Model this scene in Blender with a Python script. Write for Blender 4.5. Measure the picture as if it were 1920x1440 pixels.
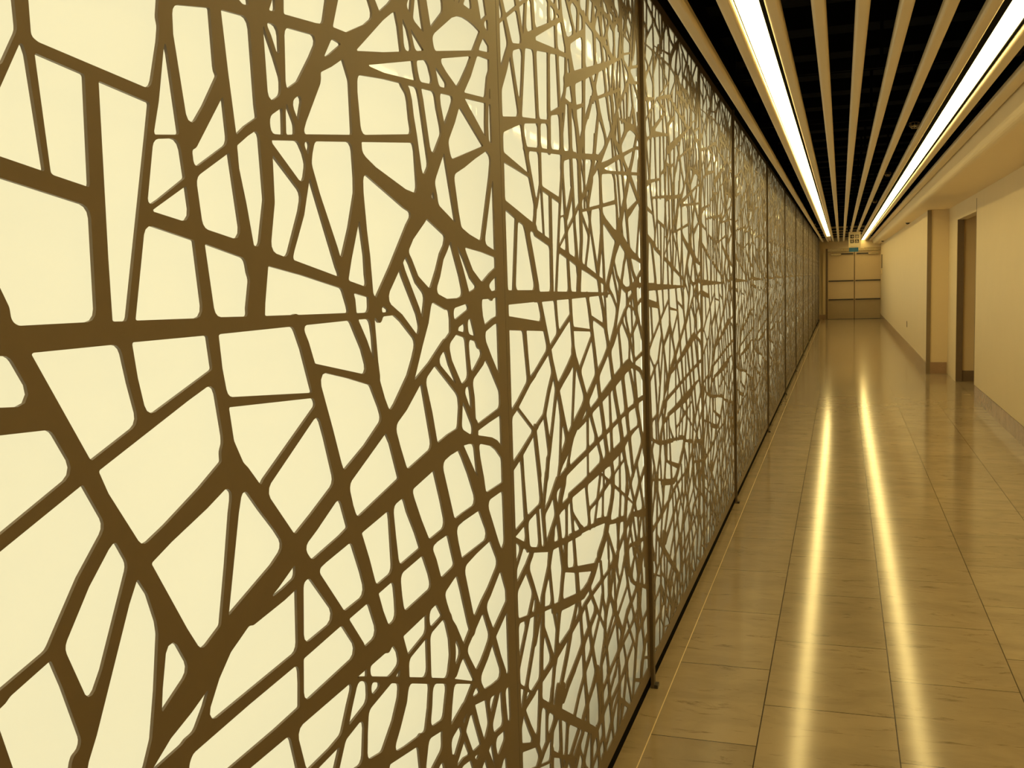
import bpy, bmesh, math, random
from mathutils import Vector, Matrix
random.seed(4)
S = bpy.context.scene
for o in list(bpy.data.objects):
    bpy.data.objects.remove(o, do_unlink=True)
COL = S.collection

# ------------------------------------------------------------------ camera
EYE = 1.6
F_PX = 1854.53
YAW, PITCH, ROLL = -0.322749519, -0.102333321, -0.0316405625
cp, sp = math.cos(PITCH), math.sin(PITCH)
fw = Vector((math.sin(YAW) * cp, math.cos(YAW) * cp, sp))
rt = Vector((math.cos(YAW), -math.sin(YAW), 0.0))
up = rt.cross(fw)
cr, sr = math.cos(ROLL), math.sin(ROLL)
r2, u2 = rt * cr + up * sr, up * cr - rt * sr
cam_data = bpy.data.cameras.new('camera')
cam_data.sensor_fit = 'HORIZONTAL'
cam_data.sensor_width = 36.0
cam_data.lens = F_PX * 36.0 / 1920.0
cam_data.clip_start = 0.02
cam = bpy.data.objects.new('camera', cam_data)
COL.objects.link(cam)
m = Matrix(((r2.x, u2.x, -fw.x, 0.0), (r2.y, u2.y, -fw.y, 0.0), (r2.z, u2.z, -fw.z, EYE), (0, 0, 0, 1)))
cam.matrix_world = m
S.camera = cam

# ------------------------------------------------------------------ world, view
W = bpy.data.worlds.new('world'); S.world = W
W.use_nodes = True
W.node_tree.nodes['Background'].inputs[0].default_value = (0.02, 0.015, 0.008, 1)
W.node_tree.nodes['Background'].inputs[1].default_value = 0.0
S.view_settings.view_transform = 'Standard'
S.view_settings.look = 'None'
S.view_settings.gamma = 1.0
S.view_settings.use_curve_mapping = False
S.view_settings.exposure = 0.0
LAMP_COLOUR = (1.0, 0.745, 0.265)
LAMP_POWER = 11.6
SCREEN_COLOUR = (1.0, 0.95, 0.63)     # lamps in the light box behind the lattice
SCREEN_POWER = 1.30

# ------------------------------------------------------------------ materials
def mat(name, col, rough=0.5, metal=0.0, spec=0.5, coat=0.0, noise=None, emit=None, power=0.0):
    M = bpy.data.materials.new(name); M.use_nodes = True
    nt = M.node_tree; b = nt.nodes['Principled BSDF']
    b.inputs['Base Color'].default_value = (*col, 1)
    b.inputs['Roughness'].default_value = rough
    b.inputs['Metallic'].default_value = metal
    b.inputs['Specular IOR Level'].default_value = spec
    b.inputs['Coat Weight'].default_value = coat
    b.inputs['Coat Roughness'].default_value = 0.03
    if noise:
        sc, amt = noise
        tc = nt.nodes.new('ShaderNodeTexCoord')
        n = nt.nodes.new('ShaderNodeTexNoise'); n.inputs['Scale'].default_value = sc; n.inputs['Detail'].default_value = 5
        mx = nt.nodes.new('ShaderNodeMix'); mx.data_type = 'RGBA'
        mx.inputs['A'].default_value = (*[c * (1 - amt) for c in col], 1)
        mx.inputs['B'].default_value = (*[min(1, c * (1 + amt)) for c in col], 1)
        nt.links.new(tc.outputs['Object'], n.inputs['Vector'])
        nt.links.new(n.outputs['Fac'], mx.inputs['Factor'])
        nt.links.new(mx.outputs['Result'], b.inputs['Base Color'])
    if emit:
        b.inputs['Emission Color'].default_value = (*emit, 1)
        b.inputs['Emission Strength'].default_value = power
    return M

M_lattice = mat('bronze_painted_steel', (0.170, 0.129, 0.081), 0.38, noise=(60, 0.06))
M_post = mat('dark_bronze_post', (0.1215, 0.0878, 0.0500), 0.5, noise=(50, 0.06))
def opal():
    M = bpy.data.materials.new('opal_acrylic'); M.use_nodes = True
    nt = M.node_tree; N = nt.nodes; L = nt.links
    N.remove(N['Principled BSDF']); out = N['Material Output']
    tc = N.new('ShaderNodeTexCoord'); n = N.new('ShaderNodeTexNoise'); n.inputs['Scale'].default_value = 1.6; n.inputs['Detail'].default_value = 3
    L.new(tc.outputs['Object'], n.inputs['Vector'])
    mx = N.new('ShaderNodeMix'); mx.data_type = 'RGBA'
    mx.inputs['A'].default_value = (0.70, 0.68, 0.64, 1); mx.inputs['B'].default_value = (0.76, 0.745, 0.70, 1)
    L.new(n.outputs['Fac'], mx.inputs['Factor'])
    tr = N.new('ShaderNodeBsdfTranslucent'); L.new(mx.outputs['Result'], tr.inputs['Color'])
    df = N.new('ShaderNodeBsdfDiffuse'); df.inputs['Color'].default_value = (0.5, 0.48, 0.42, 1)
    m1 = N.new('ShaderNodeMixShader'); m1.inputs[0].default_value = 0.22
    L.new(tr.outputs[0], m1.inputs[1]); L.new(df.outputs[0], m1.inputs[2])
    gl = N.new('ShaderNodeBsdfGlossy'); gl.inputs['Roughness'].default_value = 0.04
    fr = N.new('ShaderNodeFresnel'); fr.inputs['IOR'].default_value = 1.22
    m2 = N.new('ShaderNodeMixShader'); L.new(fr.outputs[0], m2.inputs[0]); L.new(m1.outputs[0], m2.inputs[1]); L.new(gl.outputs[0], m2.inputs[2])
    L.new(m2.outputs[0], out.inputs[0])
    return M
M_screen = opal()
M_mat = mat('led_mat', (0.7, 0.7, 0.65), 0.6, emit=SCREEN_COLOUR, power=SCREEN_POWER)
M_tray = mat('light_tray_white', (0.6, 0.57, 0.5), 0.6, noise=(9, 0.02))
M_wall = mat('cream_wall_panel', (0.8000, 0.6479, 0.3921), 0.5, noise=(3.0, 0.03))
M_soffit = mat('cream_plaster', (0.8960, 0.7256, 0.4391), 0.55, noise=(2.0, 0.02))
M_slat = mat('cream_slat', (0.7800, 0.6303, 0.3853), 0.4, noise=(8.0, 0.02))
M_black = mat('black_void_paint', (0.005, 0.005, 0.005), 0.9, spec=0.05, noise=(4, 0.3))
M_duct = mat('blackened_services', (0.0045, 0.0042, 0.004), 0.9, spec=0.1, noise=(5, 0.3))
M_guard = mat('bronze_wall_trim', (0.235, 0.17, 0.094), 0.4, noise=(12, 0.05))
M_dark = mat('dark_kick_base', (0.1875, 0.1250, 0.0663), 0.45, noise=(12, 0.08))
M_shade_wall = mat('shaded_wall_tone', (0.7700, 0.5930, 0.3345), 0.6, noise=(3, 0.03))  # wall colour darkened for the dim side passage
M_door = mat('taupe_door', (0.7800, 0.5940, 0.3345), 0.42, noise=(5, 0.03))
M_kick = mat('brushed_kick_plate', (0.4940, 0.3731, 0.2015), 0.36, noise=(9, 0.05))
M_frame = mat('brown_door_frame', (0.200, 0.131, 0.062), 0.4, noise=(9, 0.05))
M_steel = mat('brushed_steel', (0.450, 0.365, 0.223), 0.25, metal=1.0, noise=(20, 0.05))
M_dsteel = mat('dark_steel', (0.04, 0.03, 0.025), 0.3, noise=(20, 0.1))
M_lampoff = mat('unlit_lamp_diffuser', (0.850, 0.626, 0.372), 0.5, noise=(10, 0.02))
M_lamp = mat('lit_lamp_diffuser', (0.9, 0.9, 0.85), 0.6, emit=LAMP_COLOUR, power=LAMP_POWER)
M_sign = mat('pale_acrylic_sign', (0.780, 0.661, 0.409), 0.25, noise=(6, 0.02))
M_pict = mat('dark_pictogram', (0.03, 0.02, 0.018), 0.4, noise=(6, 0.1))
M_white = mat('white_symbol', (0.850, 0.722, 0.471), 0.4, noise=(6, 0.02))
M_teal = mat('teal_acrylic', (0.02, 0.13, 0.24), 0.2, noise=(9, 0.25))
M_wire = mat('wire_guard', (0.350, 0.278, 0.161), 0.35, metal=0.8, noise=(20, 0.05))
M_grout = mat('pale_grout', (0.800, 0.644, 0.360), 0.5, noise=(30, 0.05))
M_plate = mat('cream_plastic', (0.700, 0.557, 0.310), 0.4, noise=(9, 0.02))

def marble(name, base, tiled):
    M = bpy.data.materials.new(name); M.use_nodes = True
    nt = M.node_tree; L = nt.links; N = nt.nodes; b = N['Principled BSDF']
    b.inputs['Roughness'].default_value = 0.13
    b.inputs['Specular IOR Level'].default_value = 0.30
    g = N.new('ShaderNodeNewGeometry')
    sep = N.new('ShaderNodeSeparateXYZ'); L.new(g.outputs['Position'], sep.inputs[0])
    # cloudy veins lying across the corridor
    mp = N.new('ShaderNodeMapping'); mp.inputs['Scale'].default_value = (3.0, 6.0, 6.0); mp.inputs['Rotation'].default_value = (0, 0, 0.12)
    L.new(g.outputs['Position'], mp.inputs[0])
    n1 = N.new('ShaderNodeTexNoise'); n1.inputs['Scale'].default_value = 1.1; n1.inputs['Detail'].default_value = 7; n1.inputs['Roughness'].default_value = 0.62
    n1.inputs['Distortion'].default_value = 0.7
    r1 = N.new('ShaderNodeValToRGB'); r1.color_ramp.elements[0].position = 0.30; r1.color_ramp.elements[1].position = 0.62
    r1.color_ramp.elements[0].color = (*[c * 0.80 for c in base], 1); r1.color_ramp.elements[1].color = (*base, 1)
    L.new(n1.outputs['Fac'], r1.inputs[0])
    n2 = N.new('ShaderNodeTexNoise'); n2.inputs['Scale'].default_value = 2.2; n2.inputs['Detail'].default_value = 8; n2.inputs['Roughness'].default_value = 0.72
    n2.inputs['Distortion'].default_value = 0.5
    mp2 = N.new('ShaderNodeMapping'); mp2.inputs['Scale'].default_value = (2.4, 9.0, 5.0); mp2.inputs['Rotation'].default_value = (0, 0, -0.1)
    L.new(g.outputs['Position'], mp2.inputs[0]); L.new(mp2.outputs[0], n2.inputs['Vector'])
    r2_ = N.new('ShaderNodeValToRGB'); r2_.color_ramp.elements[0].position = 0.27; r2_.color_ramp.elements[1].position = 0.43
    r2_.color_ramp.elements[0].color = (0.42, 0.38, 0.33, 1); r2_.color_ramp.elements[1].color = (1, 1, 1, 1)
    L.new(n2.outputs['Fac'], r2_.inputs[0])
    mul = N.new('ShaderNodeMix'); mul.data_type = 'RGBA'; mul.blend_type = 'MULTIPLY'; mul.inputs['Factor'].default_value = 1.0
    L.new(r1.outputs[0], mul.inputs['A']); L.new(r2_.outputs[0], mul.inputs['B'])
    out = mul.outputs['Result']
    if tiled:
        cx = N.new('ShaderNodeMath'); cx.operation = 'ADD'; cx.inputs[1].default_value = 0.27 + 0.4575 * 20
        cy = N.new('ShaderNodeMath'); cy.operation = 'ADD'; cy.inputs[1].default_value = TILE_Y
        L.new(sep.outputs['X'], cx.inputs[0]); L.new(sep.outputs['Y'], cy.inputs[0])
        cb = N.new('ShaderNodeCombineXYZ'); L.new(cy.outputs[0], cb.inputs[0]); L.new(cx.outputs[0], cb.inputs[1])
        br = N.new('ShaderNodeTexBrick')
        br.offset = 0.5; br.offset_frequency = 2; br.squash = 1.0
        br.inputs['Scale'].default_value = 1.0
        br.inputs['Brick Width'].default_value = 0.686
        br.inputs['Row Height'].default_value = 0.4575
        br.inputs['Mortar Size'].default_value = 0.0022
        br.inputs['Mortar Smooth'].default_value = 0.1
        br.inputs['Color1'].default_value = (0.86, 0.85, 0.83, 1); br.inputs['Color2'].default_value = (1, 1, 1, 1)
        br.inputs['Mortar'].default_value = (0.12, 0.09, 0.06, 1)
        L.new(cb.outputs[0], br.inputs['Vector'])
        # every slab has its own cut of stone
        off = N.new('ShaderNodeVectorMath'); off.operation = 'MULTIPLY_ADD'
        off.inputs[1].default_value = (31.0, 17.0, 11.0)
        L.new(br.outputs['Color'], off.inputs[0]); L.new(mp.outputs[0], off.inputs[2])
        L.new(off.outputs[0], n1.inputs['Vector'])
        m2 = N.new('ShaderNodeMix'); m2.data_type = 'RGBA'; m2.blend_type = 'MULTIPLY'; m2.inputs['Factor'].default_value = 1.0
        L.new(out, m2.inputs['A']); L.new(br.outputs['Color'], m2.inputs['B'])
        out = m2.outputs['Result']
    else:
        L.new(mp.outputs[0], n1.inputs['Vector'])
    L.new(out, b.inputs['Base Color'])
    return M
TILE_Y = -3.313 + 0.686 * 20
M_floor = marble('polished_marble_tile', (0.4200, 0.3291, 0.2034), True)
M_border = marble('polished_marble_border', (0.4000, 0.3146, 0.1966), False)
M_base = marble('marble_skirting', (0.4400, 0.2877, 0.1751), False)

# ------------------------------------------------------------------ mesh helpers
def link(name, me, material, parent=None):
    o = bpy.data.objects.new(name, me); COL.objects.link(o)
    me.materials.append(material)
    if parent: o.parent = parent
    return o
def box_bm(bm, x0, x1, y0, y1, z0, z1):
    r = bmesh.ops.create_cube(bm, size=1.0)
    for v in r['verts']:
        v.co = Vector(((x0 + x1) / 2 + v.co.x * (x1 - x0), (y0 + y1) / 2 + v.co.y * (y1 - y0), (z0 + z1) / 2 + v.co.z * (z1 - z0)))
    return r['verts']
def to_obj(name, bm, material, parent=None, smooth=False, bevel=0.0):
    if bevel:
        bmesh.ops.bevel(bm, geom=list(bm.edges), offset=bevel, segments=2, affect='EDGES', profile=0.5)
    bmesh.ops.recalc_face_normals(bm, faces=bm.faces[:])
    me = bpy.data.meshes.new(name); bm.to_mesh(me); bm.free()
    if smooth:
        for p in me.polygons: p.use_smooth = True
    return link(name, me, material, parent)
def box(name, material, x0, x1, y0, y1, z0, z1, parent=None, bevel=0.0):
    bm = bmesh.new(); box_bm(bm, x0, x1, y0, y1, z0, z1)
    return to_obj(name, bm, material, parent, bevel=bevel)
def prism_bm(bm, prof, y0, y1, ny=1):
    """profile of (x, z) run along y"""
    rows = []
    for k in range(ny + 1):
        y = y0 + (y1 - y0) * k / ny
        rows.append([bm.verts.new((x, y, z)) for x, z in prof])
    n = len(prof)
    for a, b in zip(rows[:-1], rows[1:]):
        for i in range(n):
            bm.faces.new((a[i], a[(i + 1) % n], b[(i + 1) % n], b[i]))
    bm.faces.new(rows[0]); bm.faces.new(rows[-1][::-1])
def prism(name, material, prof, y0, y1, parent=None):
    bm = bmesh.new(); prism_bm(bm, prof, y0, y1)
    return to_obj(name, bm, material, parent)
def cyl_bm(bm, p, q, r, seg=12):
    p, q = Vector(p), Vector(q); d = q - p
    res = bmesh.ops.create_cone(bm, cap_ends=True, segments=seg, radius1=r, radius2=r, depth=d.length)
    R = d.to_track_quat('Z', 'Y').to_matrix().to_4x4(); R.translation = (p + q) / 2
    bmesh.ops.transform(bm, matrix=R, verts=res['verts'])
def cyl(name, material, p, q, r, parent=None, seg=12):
    bm = bmesh.new(); cyl_bm(bm, p, q, r, seg)
    return to_obj(name, bm, material, parent)
def struct(o): o['kind'] = 'structure'; return o
def thing(o, label, cat, group=None):
    o['label'] = label; o['category'] = cat
    if group: o['group'] = group
    return o
def empty(name, loc):
    o = bpy.data.objects.new(name, None); COL.objects.link(o); o.location = loc; o.empty_display_size = 0.1
    return o

# ------------------------------------------------------------------ setting
Y_BACK, Y_END = -3.0, 35.55
XL = -1.10                       # wall behind the screen
X_NEAR, X_FAR = 1.545, 1.255     # near and far stretch of the right wall
Z_TOP = 3.30

struct(box('floor', M_floor, -0.632, 4.6, Y_BACK, Y_END, -0.1, 0.0))
struct(box('trim_1', M_border, -1.2, -0.636, Y_BACK, Y_END, -0.1, 0.0))
struct(box('trim_2', M_grout, -0.636, -0.632, Y_BACK, Y_END, -0.1, -0.0004))
struct(box('ceiling', M_black, -1.25, 4.6, Y_BACK, Y_END + 0.2, Z_TOP, Z_TOP + 0.1))
struct(box('wall_left', M_black, -1.2, XL, Y_BACK, Y_END, 0.0, Z_TOP))
struct(box('wall_back', M_wall, -1.2, 4.6, Y_BACK - 0.1, Y_BACK, 0.0, Z_TOP))
# right wall: near stretch, lintel over the side passage, pier, step, far stretch
bm = bmesh.new()
box_bm(bm, X_NEAR, X_NEAR + 0.12, Y_BACK, 13.2, 0.178, 2.50)
box_bm(bm, X_NEAR + 0.02, X_NEAR + 0.11, Y_BACK, 13.195, 0.0, 0.178)
box_bm(bm, X_NEAR, X_NEAR + 0.12, 13.2, 15.28, 2.275, 2.50)
struct(to_obj('wall_right', bm, M_wall))
bm = bmesh.new()
box_bm(bm, X_NEAR, X_NEAR + 0.09, 15.284, 16.42, 0.0, 2.50)
box_bm(bm, X_FAR, X_NEAR + 0.09, 16.42, 16.55, 0.0, 2.50)
box_bm(bm, X_FAR, X_FAR + 0.12, 16.55, Y_END, 0.0, 2.50)
struct(to_obj('wall_right_far', bm, M_wall))
# side passage
bm = bmesh.new()
box_bm(bm, X_NEAR + 0.09, 4.5, 15.30, 15.42, 0.0, 2.50)
box_bm(bm, X_NEAR + 0.12, 4.5, 13.06, 13.18, 0.0, 2.50)
box_bm(bm, 4.38, 4.5, 13.18, 15.30, 0.0, 2.50)
box_bm(bm, X_NEAR + 0.12, 4.38, 13.18, 15.30, 2.40, 2.50)
struct(to_obj('wall_passage', bm, M_shade_wall))
struct(box('baseboard_passage', M_dark, X_NEAR + 0.09, 4.38, 15.285, 15.30, 0.0, 0.152))
# skirting
struct(box('baseboard_right', M_base, X_NEAR + 0.004, X_NEAR + 0.02, Y_BACK, 13.195, 0.0, 0.170))
struct(box('baseboard_return', M_base, X_FAR + 0.045, X_NEAR - 0.012, 16.406, 16.42, 0.0, 0.176))
struct(box('baseboard_far', M_base, X_FAR - 0.012, X_FAR, 16.44, Y_END, 0.0, 0.170))
struct(box('gap_shadow_strip', M_black, X_NEAR + 0.012, X_NEAR + 0.019, Y_BACK, 13.19, 0.170, 0.1775))  # black strip painting the shadow gap above the skirting
struct(box('end_shadow_strip', M_frame, X_NEAR - 0.003, X_NEAR - 0.0003, 13.188, 13.2, 0.18, 2.43))  # dark strip drawn as the shadow line at the wall end
# soffit with rounded nose
nose = [(1.62, 2.492), (1.075, 2.492)]
for k in range(7):
    a = math.radians(-90 - 75 * k / 6)
    nose.append((1.075 + 0.075 * math.cos(a) * 0.98, 2.567 + 0.075 * math.sin(a)))
nose += [(0.985, 2.640), (0.985, 2.655), (1.62, 2.655)]
struct(prism('trim_3', M_soffit, nose, Y_BACK, Y_END))
struct(box('wall_right_upper', M_black, 0.99, 1.1, Y_BACK, Y_END, 2.656, Z_TOP))
# end wall round the doors
bm = bmesh.new()
DX0, DX1, DH = -0.502, 1.352, 2.395
box_bm(bm, -1.2, DX0, Y_END, Y_END + 0.2, 0, Z_TOP)
box_bm(bm, DX1, 1.7, Y_END, Y_END + 0.2, 0, Z_TOP)
box_bm(bm, DX0, DX1, Y_END, Y_END + 0.2, DH, Z_TOP)
struct(to_obj('wall_end', bm, M_wall))
struct(box('trim_4', M_wall, -0.600, -0.532, Y_END - 0.06, Y_END - 0.002, 0.165, 2.22, bevel=0.004))
struct(box('baseboard_end', M_base, -0.70, -0.505, Y_END - 0.075, Y_END - 0.002, 0.0, 0.163))
# black services deck above the slats
bm = bmesh.new()
yy = 1.2
while yy < 35:
    box_bm(bm, -0.74, 0.99, yy, yy + 0.22, 3.12, 3.295); yy += 0.78
struct(to_obj('ceiling_beams', bm, M_duct))

# ------------------------------------------------------------------ doors
door = empty('door_1', (0.43, Y_END, 0)); door['kind'] = 'structure'
def dchild(o, par=door):
    o.parent = par
    o.matrix_parent_inverse = door.matrix_world.inverted() if par is door else Matrix()
    return o
bpy.context.view_layer.update()
YD = Y_END + 0.03
bm = bmesh.new()
box_bm(bm, DX0 + 0.001, -0.436, Y_END - 0.01, Y_END + 0.12, 0.0, DH - 0.001)
box_bm(bm, 1.290, DX1 - 0.001, Y_END - 0.01, Y_END + 0.12, 0.0, DH - 0.001)
dchild(to_obj('door_frame', bm, M_frame))
dchild(box('threshold', M_dsteel, -0.436, 1.290, Y_END - 0.004, Y_END + 0.1, 0.0005, 0.011))
dchild(box('meeting_stile', M_frame, 0.412, 0.442, YD - 0.008, YD - 0.001, 0.012, 2.28))
dchild(box('transom', M_steel, -0.436, 1.290, Y_END - 0.004, Y_END + 0.1, 2.285, DH - 0.001, bevel=0.004))
def leaf(x0, x1, closer_x0, closer_x1, arm_x0, arm_x1):
    lf = dchild(box('door_leaf', M_door, x0, x1, YD, YD + 0.05, 0.012, 2.28, bevel=0.003))
    for z in (0.668, 1.298):
        bm = bmesh.new(); box_bm(bm, x0 + 0.02, x1 - 0.02, YD - 0.055, YD - 0.03, z - 0.02, z + 0.02)
        bmesh.ops.bevel(bm, geom=list(bm.edges), offset=0.008, segments=3, affect='EDGES')
        box_bm(bm, x0 + 0.08, x0 + 0.11, YD - 0.04, YD, z - 0.012, z + 0.012)
        box_bm(bm, x1 - 0.11, x1 - 0.08, YD - 0.04, YD, z - 0.012, z + 0.012)
        p = to_obj('push_bar', bm, M_dsteel); p.parent = lf
    k = box('kick_plate', M_kick, x0 + 0.015, x1 - 0.015, YD - 0.004, YD, 0.03, 0.64); k.parent = lf
    c = box('door_closer', M_steel, closer_x0, closer_x1, YD - 0.07, YD, 2.155, 2.225, bevel=0.008); c.parent = lf
    a = box('closer_arm', M_dsteel, arm_x0, arm_x1, YD - 0.05, YD - 0.012, 2.185, 2.225, bevel=0.004); a.parent = c
    return lf
leaf(-0.432, 0.424, -0.33, 0.0, 0.0, 0.385)
leaf(0.430, 1.286, 0.86, 1.20, 0.49, 0.86)
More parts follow.
